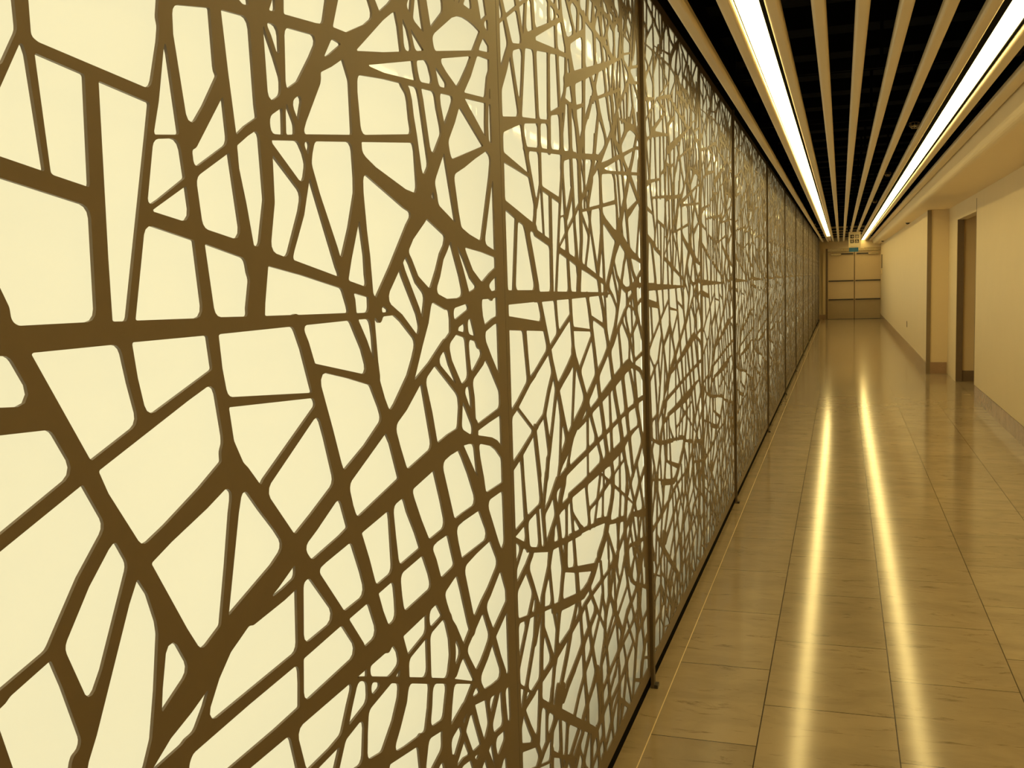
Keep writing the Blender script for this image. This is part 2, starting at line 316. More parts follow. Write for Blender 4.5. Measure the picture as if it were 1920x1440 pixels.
# ------------------------------------------------------------------ lattice screen
HOLES = """142,236 138,208 132,205 40,204 36,208 37,252 40,262 140,240
291,208 192,204 166,208 172,234
420,428 417,420 399,208 396,206 348,207 180,244 173,248 208,419
444,416 577,292 540,207 440,204 422,208
820,208 776,205 628,206 626,208 631,256 636,258
897,208 888,205 864,207 642,268 641,272 684,331 748,352 757,344 751,328 753,320 766,308 772,297 788,290 808,295
1000,208 1092,244 1096,240 1093,228 1096,220 1104,214 1116,213 1120,208 1112,205 1080,204 1016,205
1139,216 1139,220 1256,245 1281,208 1264,204 1156,205 1148,206
1357,208 1364,276 1497,300 1512,206 1376,204
1716,232 1784,256 1884,302 1916,208 1896,204 1732,205 1724,208
2094,404 2095,388 2035,208 2012,204 1964,205 1952,208 1923,320 2024,380
2096,207 2128,309 2148,311 2156,315 2162,324 2164,342 2168,343 2193,328 2156,239 2136,207 2116,204
2393,208 2352,204 2216,204 2199,208 2213,236 2232,239 2240,244 2268,284
2504,208 2492,205 2456,206 2288,312 2367,420 2380,447
2540,207 2424,436 2429,460 2406,528 2608,581 2616,585 2620,592 2683,524 2637,408 2544,209
2840,212 2836,206 2820,205 2624,204 2602,208 2644,297
3164,208 3160,204 2952,204 2930,208 2954,272 3004,328 3160,272 3163,260
1308,215 1283,252 1308,260 1312,256
1564,213 1545,308 1552,312 1640,332 1659,260 1654,244 1652,240 1616,239
1000,316 945,260 938,248 937,228 916,219 822,308 912,381
2932,608 2981,496 2998,424 2955,392 2924,360 2908,357 2892,346 2861,284 2859,264 2851,244 2848,243 2656,320 2666,336 2677,344 2684,354 2754,512 2800,594
171,416 170,392 144,252 38,276 39,408
1112,252 1220,298 1234,280 1231,276 1180,262 1116,248
1704,277 1696,308 1677,440 1678,472 1736,486 1828,502 1867,348 1768,299
1324,514 1335,508 1336,504 1316,300 1264,285 1243,312 1249,328 1244,344 1232,353 1216,354 1181,408 1204,429 1311,504 1320,514
1068,292 1129,360 1160,389 1164,387 1192,344 1100,303
3161,428 3164,412 3164,316 3160,295 3022,344 3022,348 3088,413
699,440 663,360 592,302 509,380 520,444 632,473 644,453 660,442 676,439 696,443
1368,316 1379,416 1465,432 1491,336 1372,314
999,340 996,339 923,392 948,412 952,410
2336,499 2338,496 2321,448 2248,338 2236,348 2220,351 2166,384 2172,477
1615,460 1632,368 1540,344 1517,440 1522,444
697,356 712,387 732,368 732,364 700,353
1036,353 973,440 1080,511 1132,436 1088,402
864,416 849,404 756,372 720,404 757,484 768,491 793,472 800,463
2126,468 2124,459 2008,417 1910,372 1903,408 1940,449 2120,471
916,450 884,428 880,429 775,508 786,548 824,576 828,578 838,572 846,556 916,460
200,586 180,500 174,452 39,444 36,480 40,504
1276,540 1275,536 1152,449 1095,528 1092,552 1172,580 1184,591
213,456 208,468 211,488 242,608 256,616 328,630 344,622 356,623 424,637 476,655 480,652 474,644 472,636 452,456 216,453
3160,630 3164,612 3162,484 3072,472 3044,458 3028,512 2986,612
2116,656 2119,648 2130,552 2128,507 1928,490 1916,485 1891,464 1880,512 1883,524 1878,536 2004,586 2016,579 2029,580 2108,644
532,598 536,598 608,504 618,496 521,472
1544,496 1504,488 1484,494 1464,488 1297,588 1303,668 1300,704 1504,769 1528,700 1550,596
1012,528 960,491 944,516
1608,508 1605,512 1591,640 1604,651 1612,663 1613,512
2153,692 2288,705 2292,688 2357,556 2236,527 2224,516 2174,512 2177,596 2172,607 2163,616
568,612 662,532 640,513 565,608
1680,522 1671,624 1804,645 1820,539 1732,531
40,547 36,568 37,712 40,717 96,733 203,628 203,624
705,548 684,547 538,664 546,736 548,738 672,675
2537,724 2544,728 2682,744 2738,660 2738,636 2696,552
1143,616 944,559 940,558 911,576 1076,638 1088,647
2313,708 2504,722 2528,692 2602,612 2596,608 2396,565 2392,567 2313,704
744,571 726,636 728,641 761,620
2115,684 2116,666 2115,672 2104,680 2088,678 2036,636 1867,572 1851,644 1851,648 1860,655 1916,663 1928,670 1952,674 2112,688
1047,672 1046,668 944,636 864,605 812,628 810,632 856,782
1236,625 1182,656 1232,678 1236,677
488,736 481,688 478,684 412,673 332,652 248,640 246,712 259,788 296,805 300,806 485,740
2825,644 2872,730 2914,648 2828,642
716,868 816,808 768,648 720,670 717,676 713,864
3161,668 2970,652 2918,776 2976,892 2980,894 3161,824 3164,800
212,657 129,744 180,769 220,778 213,760 213,744 202,700 205,688 215,676 215,660
1668,663 1665,772 1662,788 1664,800 1772,842 1786,812 1802,736 1794,716 1797,692 1780,684 1774,676
1003,764 1092,827 1196,880 1213,864 1218,844 1235,744 1234,728 1156,697 1140,680 1012,754
672,698 549,776 548,792 535,804 560,875 636,897 644,902 674,892
2125,732 1860,699 1828,824 1815,856 1844,869 2080,939 2083,936 2081,920
2804,764 2764,731 2752,701 2720,748 2720,752
2120,913 2233,812 2168,764 2160,752 2159,736 2156,735
2241,744 2252,752 2264,750 2280,753 2351,788 2420,833 2479,756 2472,753
40,782 70,756 68,753 40,745 36,760
1296,750 1266,848 1254,916 1268,924 1352,951 1404,978 1408,977 1481,832 1380,778
326,812 330,816 396,838 504,862 510,860 488,754
2657,776 2512,755 2440,844 2448,852 2576,882 2580,881
236,828 164,807 96,774 38,824 38,900
1580,775 1576,780 1572,828 1564,840 1552,849 1536,854 1524,852 1486,928 1455,1000 1456,1004 1628,1114 1737,1008 1737,1004 1727,956 1631,848
2809,936 2791,800 2788,796 2696,781 2618,888 2619,892
715,932 740,954 752,941 772,940 884,983 1020,1016 1040,1027 1184,1068 1191,1004 1192,921 1072,861 964,786
2848,897 2866,812 2860,806 2840,805
2155,956 2156,960 2456,1054 2468,1061 2504,991 2544,932 2540,928 2424,909 2328,854 2272,831
40,1011 251,936 304,860 256,837 40,913 36,936 37,1000
1696,860 1720,896 1740,907 1744,904 1755,880 1752,877 1700,857
364,1095 441,1044 424,888 421,884 348,865 344,865 307,924 315,936 331,1004
3128,872 3027,908 3028,920 3014,988 3010,996 2994,1064 3084,1128 3094,1024 3108,1009 3128,1007 3131,1004
2904,884 2900,888 2896,926 2921,916
592,944 532,916 456,895 470,1024
1809,904 2028,1008 2065,968 1816,902
2772,972 2588,936 2538,1008 2478,1132 2480,1134 2496,1122 2520,1116 2584,1056 2688,1002
1780,938 1805,1052 1820,1060 1852,1097 1892,1122 1912,1125 1928,1137 1932,1135 2007,1032
2956,1040 2963,1028 2969,1004 2936,945 2932,943 2888,959 2884,992
1244,964 1236,1084 1344,1118 1348,1116 1388,1016 1336,992
280,966 182,1080 105,1188 128,1192 260,1201 276,1207 332,1208 317,1120
216,977 40,1056 37,1068 37,1128 72,1173 76,1172 152,1061
2099,1016 2109,1036 2104,1072 2108,1076 2188,1130 2308,1196 2376,1252 2457,1080 2280,1026 2128,985
2788,998 2704,1028 2626,1084 2704,1166 2756,1188 2775,1168 2769,1160 2769,1152 2822,1040
1150,1276 1176,1122 1064,1087 924,1049 840,1030 828,1024 819,1012 793,1004 800,1024 798,1036 784,1051 766,1056 870,1144 960,1237 969,1256
892,1248 828,1181 696,1066 683,1088 672,1094 656,1093 640,1081 595,1024 587,1008 584,1007 560,1020 559,1024 568,1036 597,1120 632,1196 653,1208 663,1228 888,1250
1602,1136 1440,1039 1393,1132 1544,1172 1556,1180 1601,1140
1740,1037 1650,1128 1649,1132 1712,1202 1717,1180 1764,1108
594,1220 556,1125 540,1112 512,1047 373,1132 384,1208 388,1211 588,1222
2056,1061 1953,1168 1988,1213 2044,1254 2048,1248
2096,1309 2189,1184 2160,1170 2100,1115 2092,1156 2086,1296
2872,1117 2792,1188 2784,1200 2824,1216 2828,1214
1880,1323 1883,1320 1874,1272 1872,1184 1804,1131 1752,1196 1748,1280 1740,1320 1852,1326 1864,1322
2941,1132 2936,1132 2871,1232 2872,1236 2908,1250
1190,1284 1284,1301 1285,1288 1328,1168 1327,1164 1224,1137 1207,1184
2525,1308 2584,1310 2660,1295 2697,1220 2714,1208 2596,1154 2588,1149 2584,1141 2580,1142 2566,1164 2549,1200
2468,1150 2418,1248 2420,1250 2451,1240 2470,1152
2948,1249 3072,1230 3075,1224 3080,1188 2980,1150
1469,1312 1476,1315 1696,1319 1700,1316 1706,1256 1688,1244 1624,1159 1620,1158
1315,1304 1420,1311 1524,1212 1372,1176 1313,1300
2384,1436 2396,1317 2384,1307 2368,1302 2358,1284 2292,1228 2216,1195 2212,1196 2177,1244 2181,1256 2180,1264 2161,1296 2196,1345 2216,1380
40,1218 36,1248 37,1308 40,1321 94,1292 96,1288 63,1240
185,1240 176,1236 120,1234 116,1236 140,1266
416,1559 388,1468 347,1248 212,1238 147,1276 248,1396 276,1434 292,1431 308,1440 404,1552 412,1560
3160,1239 3126,1248 3110,1340 3104,1409 3162,1396 3164,1260
1936,1243 1932,1248 1931,1268 1932,1328 2006,1332 1984,1314
444,1442 560,1262 400,1252 418,1372
3052,1420 3058,1328 3070,1260 2940,1279 2927,1324 3032,1424
2764,1276 2732,1261 2712,1273 2706,1284 2712,1286
460,1551 594,1524 596,1500 601,1492 619,1480 663,1384 626,1284 616,1269 604,1266 536,1362 450,1476 457,1548
1073,1392 1014,1344 932,1294 680,1284 760,1454 907,1424 1060,1397
292,1584 295,1580 272,1492 124,1305 104,1303 40,1344 36,1372 37,1408 40,1419 214,1596 220,1597
2732,1495 2857,1464 2884,1348 2844,1312 2824,1303 2816,1316 2771,1400 2730,1492
1038,1308 1109,1372 1117,1384 1126,1384 1140,1319 1044,1306
2776,1305 2689,1316 2621,1432 2626,1440 2688,1490 2777,1308
1397,1344 1276,1338 1184,1325 1175,1372 1180,1375 1248,1364 1372,1375
2516,1344 2520,1351 2596,1402 2600,1402 2646,1328 2640,1326 2588,1340 2520,1339
1410,1384 1460,1395 1532,1422 1600,1457 1609,1464 1616,1475 1628,1468 1644,1464 1663,1468 1820,1545 1848,1550 1876,1570 1878,1568 1894,1420 1897,1412 1908,1404 1899,1396 1888,1356 1856,1350 1732,1350 1705,1456 1699,1464 1688,1469 1672,1464 1665,1448 1692,1349 1440,1345
1924,1532 2052,1380 1930,1364 1928,1395 1917,1408 1925,1420 1921,1528
2979,1432 2944,1406 2912,1375 2896,1453 2977,1436
1903,1592 1940,1630 1944,1630 2164,1588 2177,1476 2159,1428 2158,1420 2163,1408 2160,1404 2116,1388 2100,1388 1916,1584 1904,1589
2556,1486 2574,1448 2568,1439 2504,1393 2500,1391 2484,1404 2470,1408 2464,1469
676,1419 672,1421 652,1477 695,1468
1451,1464 1352,1434 1244,1427 1164,1434 1160,1436 1140,1548 1144,1550 1448,1468
2228,1432 2225,1484 2260,1569 2386,1544 2382,1524 2380,1476 2281,1448 2232,1430
1090,1448 1084,1446 796,1503 824,1583 853,1632 860,1634 1076,1568
3160,1461 3126,1468 3121,1488 3066,1572 3007,1680 3008,1684 3160,1741 3164,1720 3164,1480
40,1471 36,1496 38,1632 176,1604
2636,1500 2600,1472 2588,1492 2632,1502
3076,1479 2940,1496 2844,1514 2793,1580 2896,1625 2960,1665 2964,1664
1848,1668 1802,1632 1785,1612 1772,1602 1628,1545 1614,1536 1600,1511 1584,1513 1528,1497 1128,1592 1115,1600 1083,1760 1088,1762 1216,1747 1232,1754 1416,1731 1436,1720 1452,1726 1464,1725 1532,1715 1544,1709 1556,1712
724,1514 635,1532 629,1536 626,1564 585,1744 636,1819 764,1803 805,1668 755,1552
2704,1592 2624,1554 2604,1553 2476,1526 2471,1528 2487,1592 2516,1672 2701,1596
2689,1540 2752,1565 2784,1528 2780,1524
324,1532 332,1572 336,1575 353,1572 355,1568
560,1717 596,1543 467,1572 462,1576 473,1636
2275,1604 2299,1672 2316,1754 2448,1700 2400,1583
2726,1604 2720,1600 2525,1688 2528,1691 2544,1690 2588,1722 2624,1737
221,1848 292,1882 304,1895 562,1828 565,1824 541,1760 417,1644 411,1636 408,1622 388,1604 296,1743
235,1616 296,1675 313,1656 314,1652 300,1605
1064,1607 909,1644 919,1756 928,1781 1040,1768 1043,1764
1965,1656 2028,1714 2088,1780 2112,1838 2279,1768 2282,1752 2265,1684 2232,1611 2208,1615 2188,1624 2172,1620 2060,1636
38,1656 38,1784 180,1832 278,1704 192,1622
2660,1752 2728,1782 2752,1783 2768,1800 2860,1841 2935,1712 2872,1674 2820,1648 2760,1628 2695,1704
2037,1868 2023,1824 1976,1765 1888,1699 1782,1720 1794,1808 1808,1873 1976,1894
2308,1942 2436,1956 2458,1932 2486,1860 2490,1796 2456,1718 2307,1780 2303,1792
836,1726 816,1792 820,1796 868,1788
1777,1868 1752,1726 1612,1751 1601,1744 1603,1732 1600,1730 1572,1736 1652,1849
2544,1845 2600,1768 2532,1726 2545,1788
2897,1856 2956,1879 3096,1953 3162,1840 3163,1796 3160,1790 2980,1724 2928,1798
1614,1844 1540,1740 1456,1752 1450,1756 1429,1840 1608,1847
1038,1992 1048,2005 1348,2005 1412,1760 1276,1777 1268,1788 1212,1814 1090,1896 1051,1928
2458,2048 2552,2073 2588,2080 2619,2016 2687,1852 2702,1824 2700,1820 2636,1786 2632,1788 2560,1888 2524,1924 2516,1945 2500,1963 2475,2008
1194,1792 1188,1789 1072,1804 1056,1894
2272,1795 2120,1857 2117,1860 2119,1920 2272,1940 2276,1936
1004,1988 1008,1984 1035,1812 1032,1809 976,1816 960,1810 932,1814 929,1820 945,1984
900,1819 811,1832 797,1896 770,1972 784,1971 804,1976 828,1978 912,1981
39,1828 36,1848 39,1888 148,1961 200,1936 212,1920 220,1918 232,1921 251,1912 251,1908 184,1876
755,1840 656,1854 676,1896 677,1916 720,1947 748,1880
3071,1992 2936,1924 2847,1892 2756,1849 2663,2088 2804,2104 2976,2114
1719,2008 1675,1948 1628,1877 1556,1868 1424,1864 1382,2004
496,1877 439,1888 413,2080 416,2083 461,2084 460,2068
532,1884 512,2032 604,2060 672,2090 705,1988 550,1900
1677,1888 1700,1927 1748,1995 1806,1968 1804,1904 1680,1884
2015,1904 2040,1914 2046,1912 2040,1890 2016,1900
404,1895 276,1931 244,1946 228,2066 380,2080
1917,1920 1832,1908 1832,1956
40,1920 36,1944 37,2004 40,2014 122,1972
1830,2008 1940,2010 1964,2002 1977,2004 1992,2012 2004,2012 2032,1979 2044,1936 1992,1925 1960,1923 1832,1975
2279,2024 2276,1961 2128,1940 2116,1940 2113,1944 2084,2012 2085,2016 2276,2026
2422,1976 2418,1972 2308,1963 2308,2028 2376,2033
38,2044 184,2062 196,1971 40,2040
1741,2008 1804,2009 1808,2008 1806,1988 1804,1986 1752,2007 1748,2001
836,2112 800,2078 756,2020 716,2100 828,2114
835,2020 851,2044 916,2104 921,2112 926,2132 940,2148 1172,2166 1413,2180 1412,2124 1405,2060 1400,2058 1280,2051 996,2044 980,2038 972,2022 840,2017
2948,2288 3162,2292 3164,2080 3160,2056 3120,2034 3083,2080
800,2600 826,2560 848,2492 851,2464 830,2344 807,2244 781,2196 768,2179 756,2181 744,2177 592,2089 508,2060 508,2072 520,2082 530,2112 572,2192 587,2200 592,2208 621,2284 648,2327 768,2557 796,2600
1764,2080 1428,2059 1439,2180 1444,2183 1664,2201
152,2384 163,2308 182,2092 176,2088 40,2072 36,2092 38,2348 40,2351
1899,2088 1804,2082 1797,2096 1712,2200 1714,2204 1840,2213
2036,2094 1976,2090 1941,2152 1914,2216 1916,2219 2028,2228 2035,2156
448,2110 224,2095 195,2288 185,2392 188,2396 364,2459 368,2457 426,2228
2341,2108 2100,2095 2087,2160 2080,2232 2272,2246 2320,2163
488,2102 482,2104 485,2120 460,2232 469,2240 469,2248 411,2472 412,2476 436,2484 447,2492 544,2520 548,2517 569,2460 607,2336 600,2320 584,2314 578,2304 562,2256 546,2240
2356,2252 2408,2259 2512,2260 2568,2128 2544,2122 2432,2113 2392,2199
2963,2132 2648,2130 2644,2133 2616,2201 2597,2264 2672,2271 2856,2273
797,2176 868,2218 945,2244 1008,2271 1011,2268 992,2239 952,2195 920,2192 904,2186 800,2174
986,2188 1056,2280 1108,2326 1192,2364 1208,2358 1360,2375 1420,2386 1422,2384 1412,2216
1640,2232 1444,2219 1460,2392 1492,2398
1541,2404 1588,2413 1748,2433 1799,2324 1829,2244 1684,2236
2024,2258 1900,2249 1861,2348 1818,2440 1824,2443 2013,2468 2018,2436
2048,2474 2132,2486 2159,2428 2218,2340 2252,2279 2248,2277 2076,2263 2060,2368
2496,2295 2336,2285 2275,2372 2220,2464 2206,2496 2400,2527 2404,2524 2458,2400
884,2464 952,2344 848,2289 845,2292 853,2340
2836,2308 2672,2305 2585,2300 2480,2539 2564,2553 2656,2558 2690,2520 2749,2444
3163,2332 3160,2328 2944,2326 2927,2392 2890,2488 2879,2544 2920,2538 3028,2512 3089,2484 3160,2435 3164,2416
1152,2713 1149,2692 1140,2664 1111,2540 1076,2407 1072,2403 996,2370 950,2440 846,2620 848,2624 916,2651 1052,2696 1132,2728
348,2488 338,2476 160,2421 40,2389 36,2412 38,2592 120,2618
636,2394 581,2532 658,2628 720,2687 740,2700 774,2640 676,2451
1286,2400 1336,2418 1416,2453 1421,2452 1420,2421 1356,2408
2848,2414 2711,2564 2712,2567 2764,2564 2812,2556 2829,2540 2850,2420
1109,2420 1176,2656 1200,2718 1264,2645 1333,2572 1375,2520 1308,2486 1112,2418
1472,2488 1548,2519 1688,2585 1729,2484 1726,2480 1680,2469 1512,2441
2877,2596 2880,2601 3016,2615 3160,2626 3164,2608 3163,2496 3160,2491 3108,2523 3040,2547 2880,2581 2875,2584
142,2628 332,2713 420,2740 432,2748 660,2832 664,2830 718,2736 632,2654 540,2542 404,2505 396,2513 388,2514 381,2508 379,2500 372,2496 143,2624
2102,2560 2098,2556 1792,2495 1771,2540 1749,2608 2016,2723 2020,2721 2048,2684
1299,2684 1588,2848 1619,2772 1666,2632 1524,2572 1436,2538 1424,2542
2398,2612 2173,2572 2126,2660 2091,2736 2188,2777 2304,2846 2324,2854
2813,2596 2776,2603 2693,2636 2716,2737 2720,2737 2752,2703 2809,2636 2817,2620
2357,2864 2452,2907 2652,2783 2674,2764 2679,2724 2662,2660 2653,2644 2552,2636 2451,2620 2444,2629 2409,2740
40,2626 36,2648 38,2984 40,2987 244,2974 295,2732 128,2657
3162,2660 2880,2628 2869,2644 2853,2652 2850,2740 2831,2812 2964,2863 2996,2885 3044,2846 3160,2731 3163,2712
1595,2968 1776,2929 1924,2892 1978,2812 1997,2772 1868,2709 1724,2656 1711,2680 1668,2792
1108,2988 1130,2856 1130,2836 1119,2820 1119,2796 1116,2793 1028,2749 900,2694 820,2665 731,2800 709,2848 711,2852 1008,2956
2812,2690 2779,2724 2732,2785 2796,2801 2809,2736
1578,2872 1294,2716 1280,2703 1227,2760 1208,2776 1174,2836 1162,2916 1164,2920 1568,2894
646,2860 420,2771 336,2747 332,2752 310,2856 293,2968 300,2971 592,2952
1974,3100 1980,3102 2000,3086 2012,3083 2025,3088 2036,3103 2120,3104 2172,3080 2294,3004 2256,2948 2212,2896 2096,2811 2056,2789 2024,2836 1992,2900 1995,2912 1986,2960
3160,2804 3077,2884 3008,2956 3000,2980 3008,2999 3108,3022 3161,3028 3164,3008 3164,2832
2791,2828 2716,2807 2618,2912 2592,2972 2672,3007 2772,2988
2656,2814 2474,2920 2552,2959 2589,2896 2641,2836
2804,2981 2888,2966 2904,2942 2916,2934 2940,2928 2949,2912 2940,2900 2872,2863 2824,2841 2808,2920
560,3096 564,3099 796,3099 814,3016 838,2928 692,2875 686,2880
2265,2876 2347,2988 2407,3064 2444,3141 2580,3105 2610,3104 2619,3068 2615,3020 2612,3017 2572,2999 2556,2997 2532,2987 2400,2922 2268,2873
1138,3096 1144,3099 1481,3100 1515,3036 1562,2912 1556,2910 1160,2945 1145,3016
1526,3100 1808,3101 1877,3008 1914,2924 1588,2989 1584,2992 1556,3053
1095,3096 1105,3020 1100,3016 864,2936 843,3024 833,3096 836,3100 1088,3099
1956,2968 1913,3036 1865,3096 1864,3101 1942,3100 1954,3044 1958,2976
2876,2988 2804,3001 2800,3056 2840,3065 2874,3004 2879,2992
37,3096 40,3101 444,3102 456,3099 508,3099 566,3000 40,3050 37,3060
2693,3020 2700,3033 2769,3048 2772,3008
2308,3024 2184,3104 2063,3156 2180,3255 2184,3253 2197,3232 2308,3098 2327,3052
3162,3136 3163,3072 3160,3058 3100,3050 3004,3027 3000,3029 2980,3064 2972,3108 2976,3134 3068,3134 3096,3124 3104,3126 3112,3133 3160,3139
2820,3100 2655,3060 2653,3108 2800,3122
2211,3280 2232,3297 2236,3297 2262,3272 2313,3208 2388,3164 2361,3096 2352,3085 2332,3120 2224,3252 2210,3276
2095,3116 2036,3116 2032,3118 2029,3128 2040,3137
1838,3184 1937,3168 1939,3164 1937,3120 1856,3121 1852,3124 1848,3164
1802,3124 1508,3130 1496,3134 1480,3131 1348,3134 1343,3136 1348,3168 1370,3256 1372,3261 1376,3262 1540,3238 1768,3198 1796,3144
1108,3312 1270,3280 1277,3244 1285,3228 1265,3156 1265,3136 1129,3140 1106,3308
1085,3140 852,3145 849,3148 900,3349 1064,3319 1067,3316
381,3448 468,3435 476,3424 488,3418 740,3375 734,3148 536,3150 525,3156 520,3164 518,3184 449,3324
784,3146 779,3148 780,3276 789,3624 792,3626 940,3608 942,3604 926,3540 825,3152 820,3145
2482,3172 2532,3228 2572,3293 2611,3324 2652,3365 2658,3348 2733,3228 2765,3156 2708,3146 2592,3146
464,3159 147,3164 212,3481 304,3464 326,3436 399,3296
40,3166 36,3188 36,3500 40,3521 180,3489 181,3484 114,3168 108,3164
2306,3448 2256,3409 2104,3262 1996,3167 1992,3165 1973,3176 1963,3296 1949,3376 1937,3492 1940,3555 2236,3463
2717,3344 2720,3346 2781,3296 2852,3220 2914,3188 2900,3179 2832,3166 2829,3168 2775,3256 2730,3320
3061,3188 3096,3206 3160,3227 3162,3224 3163,3180 3160,3169 3100,3164
2602,3380 2585,3348 2545,3316 2500,3254 2436,3183 2333,3232 2282,3292 2255,3316 2303,3360 2416,3426 2428,3437
1900,3402 1909,3372 1924,3296 1925,3240 1932,3199 1820,3219 1810,3224 1836,3284 1896,3400
2798,3344 3000,3328 3160,3309 3163,3300 3162,3268 3160,3265 3084,3242 2988,3205 2964,3213 2880,3254 2812,3324
1752,3232 1494,3280 1506,3304 1568,3403 1608,3506 1612,3505 1739,3260 1752,3241
1772,3279 1751,3320 1662,3468 1623,3548 1631,3576 1648,3613 1876,3639 1881,3532 1878,3488 1831,3380
1424,3550 1563,3460 1543,3412 1468,3284 1386,3300 1420,3428 1422,3544
1328,3310 1312,3313 1310,3316 1288,3416 1265,3500 1262,3552 1263,3556 1312,3585 1364,3610 1372,3432 1339,3320
1260,3322 1103,3348 1088,3463 1224,3533 1227,3532
3160,3647 3164,3600 3162,3340 3160,3337 3028,3363
929,3380 1048,3440 1051,3436 1061,3356 931,3376
3148,3729 3121,3648 2992,3372 2856,3396 2769,3420 2746,3480 2708,3617 2828,3656 2952,3703 3092,3750
910,3384 946,3532 1036,3545 1048,3460 1045,3456 952,3404
740,3413 648,3428 642,3432 625,3644 628,3647 748,3632 751,3628 743,3420
596,3665 605,3640 627,3436 624,3433 516,3451 509,3468 493,3476 507,3508 519,3552 528,3554
2704,3436 2544,3492 2534,3528 2516,3572 2534,3596 2616,3687 2620,3685 2707,3440
38,3724 40,3727 176,3716 412,3694 487,3568 477,3520 460,3484 456,3482 356,3500 40,3562 36,3580
1084,3482 1080,3524 1096,3530 1212,3664 1216,3656 1225,3556
1422,3588 1556,3603 1581,3572 1593,3544 1572,3482 1424,3580
2496,3543 2507,3512 2504,3506 2475,3516
1939,3644 1944,3647 2336,3692 2346,3664 2354,3544 2340,3519 2256,3527 2032,3579 1964,3603 1941,3616
1008,3748 1015,3724 1037,3556 1032,3552 952,3542 950,3548 973,3616 1002,3736
1072,3563 1038,3772 1040,3836 1180,3863 1183,3860 1188,3732 1190,3720 1196,3712 1195,3708 1136,3632
524,3576 396,3817 584,3832 588,3680
1624,3609 1608,3573 1604,3573 1583,3604
2408,3575 2369,3728 2350,3784 2340,3836 2323,3872 2311,3880 2316,3883 2388,3889 2406,3848 2466,3628
1264,3582 1261,3584 1242,3728 1227,3868 1232,3871 1348,3881 1355,3668 1359,3640 1358,3636 1303,3608
1481,3680 1483,3668 1480,3612 1476,3609 1420,3604 1417,3648
1504,3692 1508,3693 1543,3644 1541,3620 1536,3617 1500,3612 1496,3616 1499,3668
1584,3624 1605,3660 1697,3780 1702,3796 1701,3812 1768,3840 1840,3876 1844,3874 1878,3820 1879,3668 1876,3660
999,3856 987,3796 992,3780 984,3744 949,3636 636,3669 620,3676 620,3832 624,3836 756,3846 776,3839 784,3840 796,3849 992,3864
2496,3653 2439,3856 2426,3888 2430,3892 2548,3901 2564,3844 2592,3784 2599,3756
1597,3740 1564,3658 1560,3660 1530,3704
2328,3720 1940,3668 1927,3796 1931,3848 2120,3869 2252,3879 2260,3870 2296,3850 2305,3824 2313,3768
3051,3764 2688,3671 2663,3736 2740,3816 2796,3887 3048,3768
1412,3876 1457,3804 1480,3760 1483,3748 1480,3713 1416,3680 1410,3868
400,3712 40,3770 36,3788 38,3856 292,3925 308,3923 328,3864 343,3832 341,3820 352,3812 402,3716
1701,3912 1646,3844 1572,3764 1512,3733 1507,3752 1515,3896
3160,3952 3164,3936 3163,3800 3161,3792 3148,3788 3127,3796 3126,3860 3138,3948
2742,3916 2696,3859 2636,3795 2632,3798 2603,3860 2596,3904
1484,3796 1446,3860 1423,3888 1486,3892
2858,3924 2868,3928 3096,3946 3100,3944 3090,3868 3088,3812 3084,3809 3068,3815
343,3936 564,3967 572,3958 583,3952 584,3852 384,3834 357,3880
760,3994 752,3868 748,3865 620,3856 620,3974
1833,3916 1756,3871 1732,3861 1729,3864 1776,3920 1796,3922 1828,3920
800,3871 810,4040 982,4072 990,3980 988,3888
1164,4149 1168,4132 1165,4120 1179,3904 1048,3891 1048,3980 1098,4096 1109,4152
2011,3892 2356,3972 2360,3972 2368,3940 2379,3912 2376,3909 2124,3889 2024,3889
1232,4144 1254,4140 1264,4124 1268,4104 1276,4093 1292,4082 1316,4045 1345,3944 1349,3912 1344,3909 1320,3906 1308,3913 1230,3908
2539,3924 2416,3912 2400,3948 2391,3980 2476,3999 2502,3984
40,3924 36,3944 37,4024 40,4040 121,4136 168,4203 172,4205 280,3958
1472,3968 1475,3960 1476,3925 1448,3921 1444,3923
1937,3924 2133,4056 2200,4094 2228,4106 2232,4105 2250,4064 2265,3988 2262,3984 2124,3954 1944,3921 1940,3920
2701,3936 2592,3926 2564,3988 2568,3990 2592,3983
1516,3932 1527,4056 1548,4088 1604,4138 1620,4137 1628,4143 1732,4253 1744,4246 1760,4247 1768,4252 1780,4270 1808,4277 1832,4260 1866,4208 1797,4080 1780,4081 1769,4072 1756,4020 1731,3952 1688,3945 1520,3929
2854,3952 2934,4024 3016,4120 3056,4127 3160,4135 3162,4132 3161,4092 3133,4060 3100,3968 2860,3949
2601,4028 2932,4103 2939,4100 2901,4060 2825,3992 2776,3956 2668,3994
1789,3960 1892,4176 1904,4167 1932,4167 2028,4103 2066,4052 1998,4012 1872,3960 1792,3957
541,4312 564,3992 552,3987 324,3963 326,3984 403,4292
3160,4039 3162,3976 3160,3973 3144,3972
2288,4098 2324,4072 2344,4034 2352,4004 2291,3992 2286,4092
784,4348 788,4344 763,4056 765,4040 762,4012 618,3996 602,4008 600,4021 584,4317
1488,4187 1490,4184 1472,4056 1412,3993 1408,3995 1353,4112 1348,4148 1352,4151
300,4004 239,4136 198,4236 364,4284 334,4132
2459,4028 2384,4010 2355,4076 2356,4079 2456,4032
1040,4038 1036,4039 1025,4084 1060,4096
3058,4224 2968,4133 2560,4047 2545,4092 2568,4112 2746,4208 2812,4230 2872,4239 2940,4240 3000,4236 3055,4228
812,4059 808,4084 826,4352 948,4371 951,4368 975,4112 971,4108
1890,4296 2108,4349 2180,4217 2188,4209 2204,4204 2231,4164 2220,4150 2180,4120 2112,4079 2108,4079 2045,4140 2032,4148 1938,4232 1900,4288
2420,4260 2425,4256 2452,4143 2467,4096 2464,4093 2392,4111 2377,4120
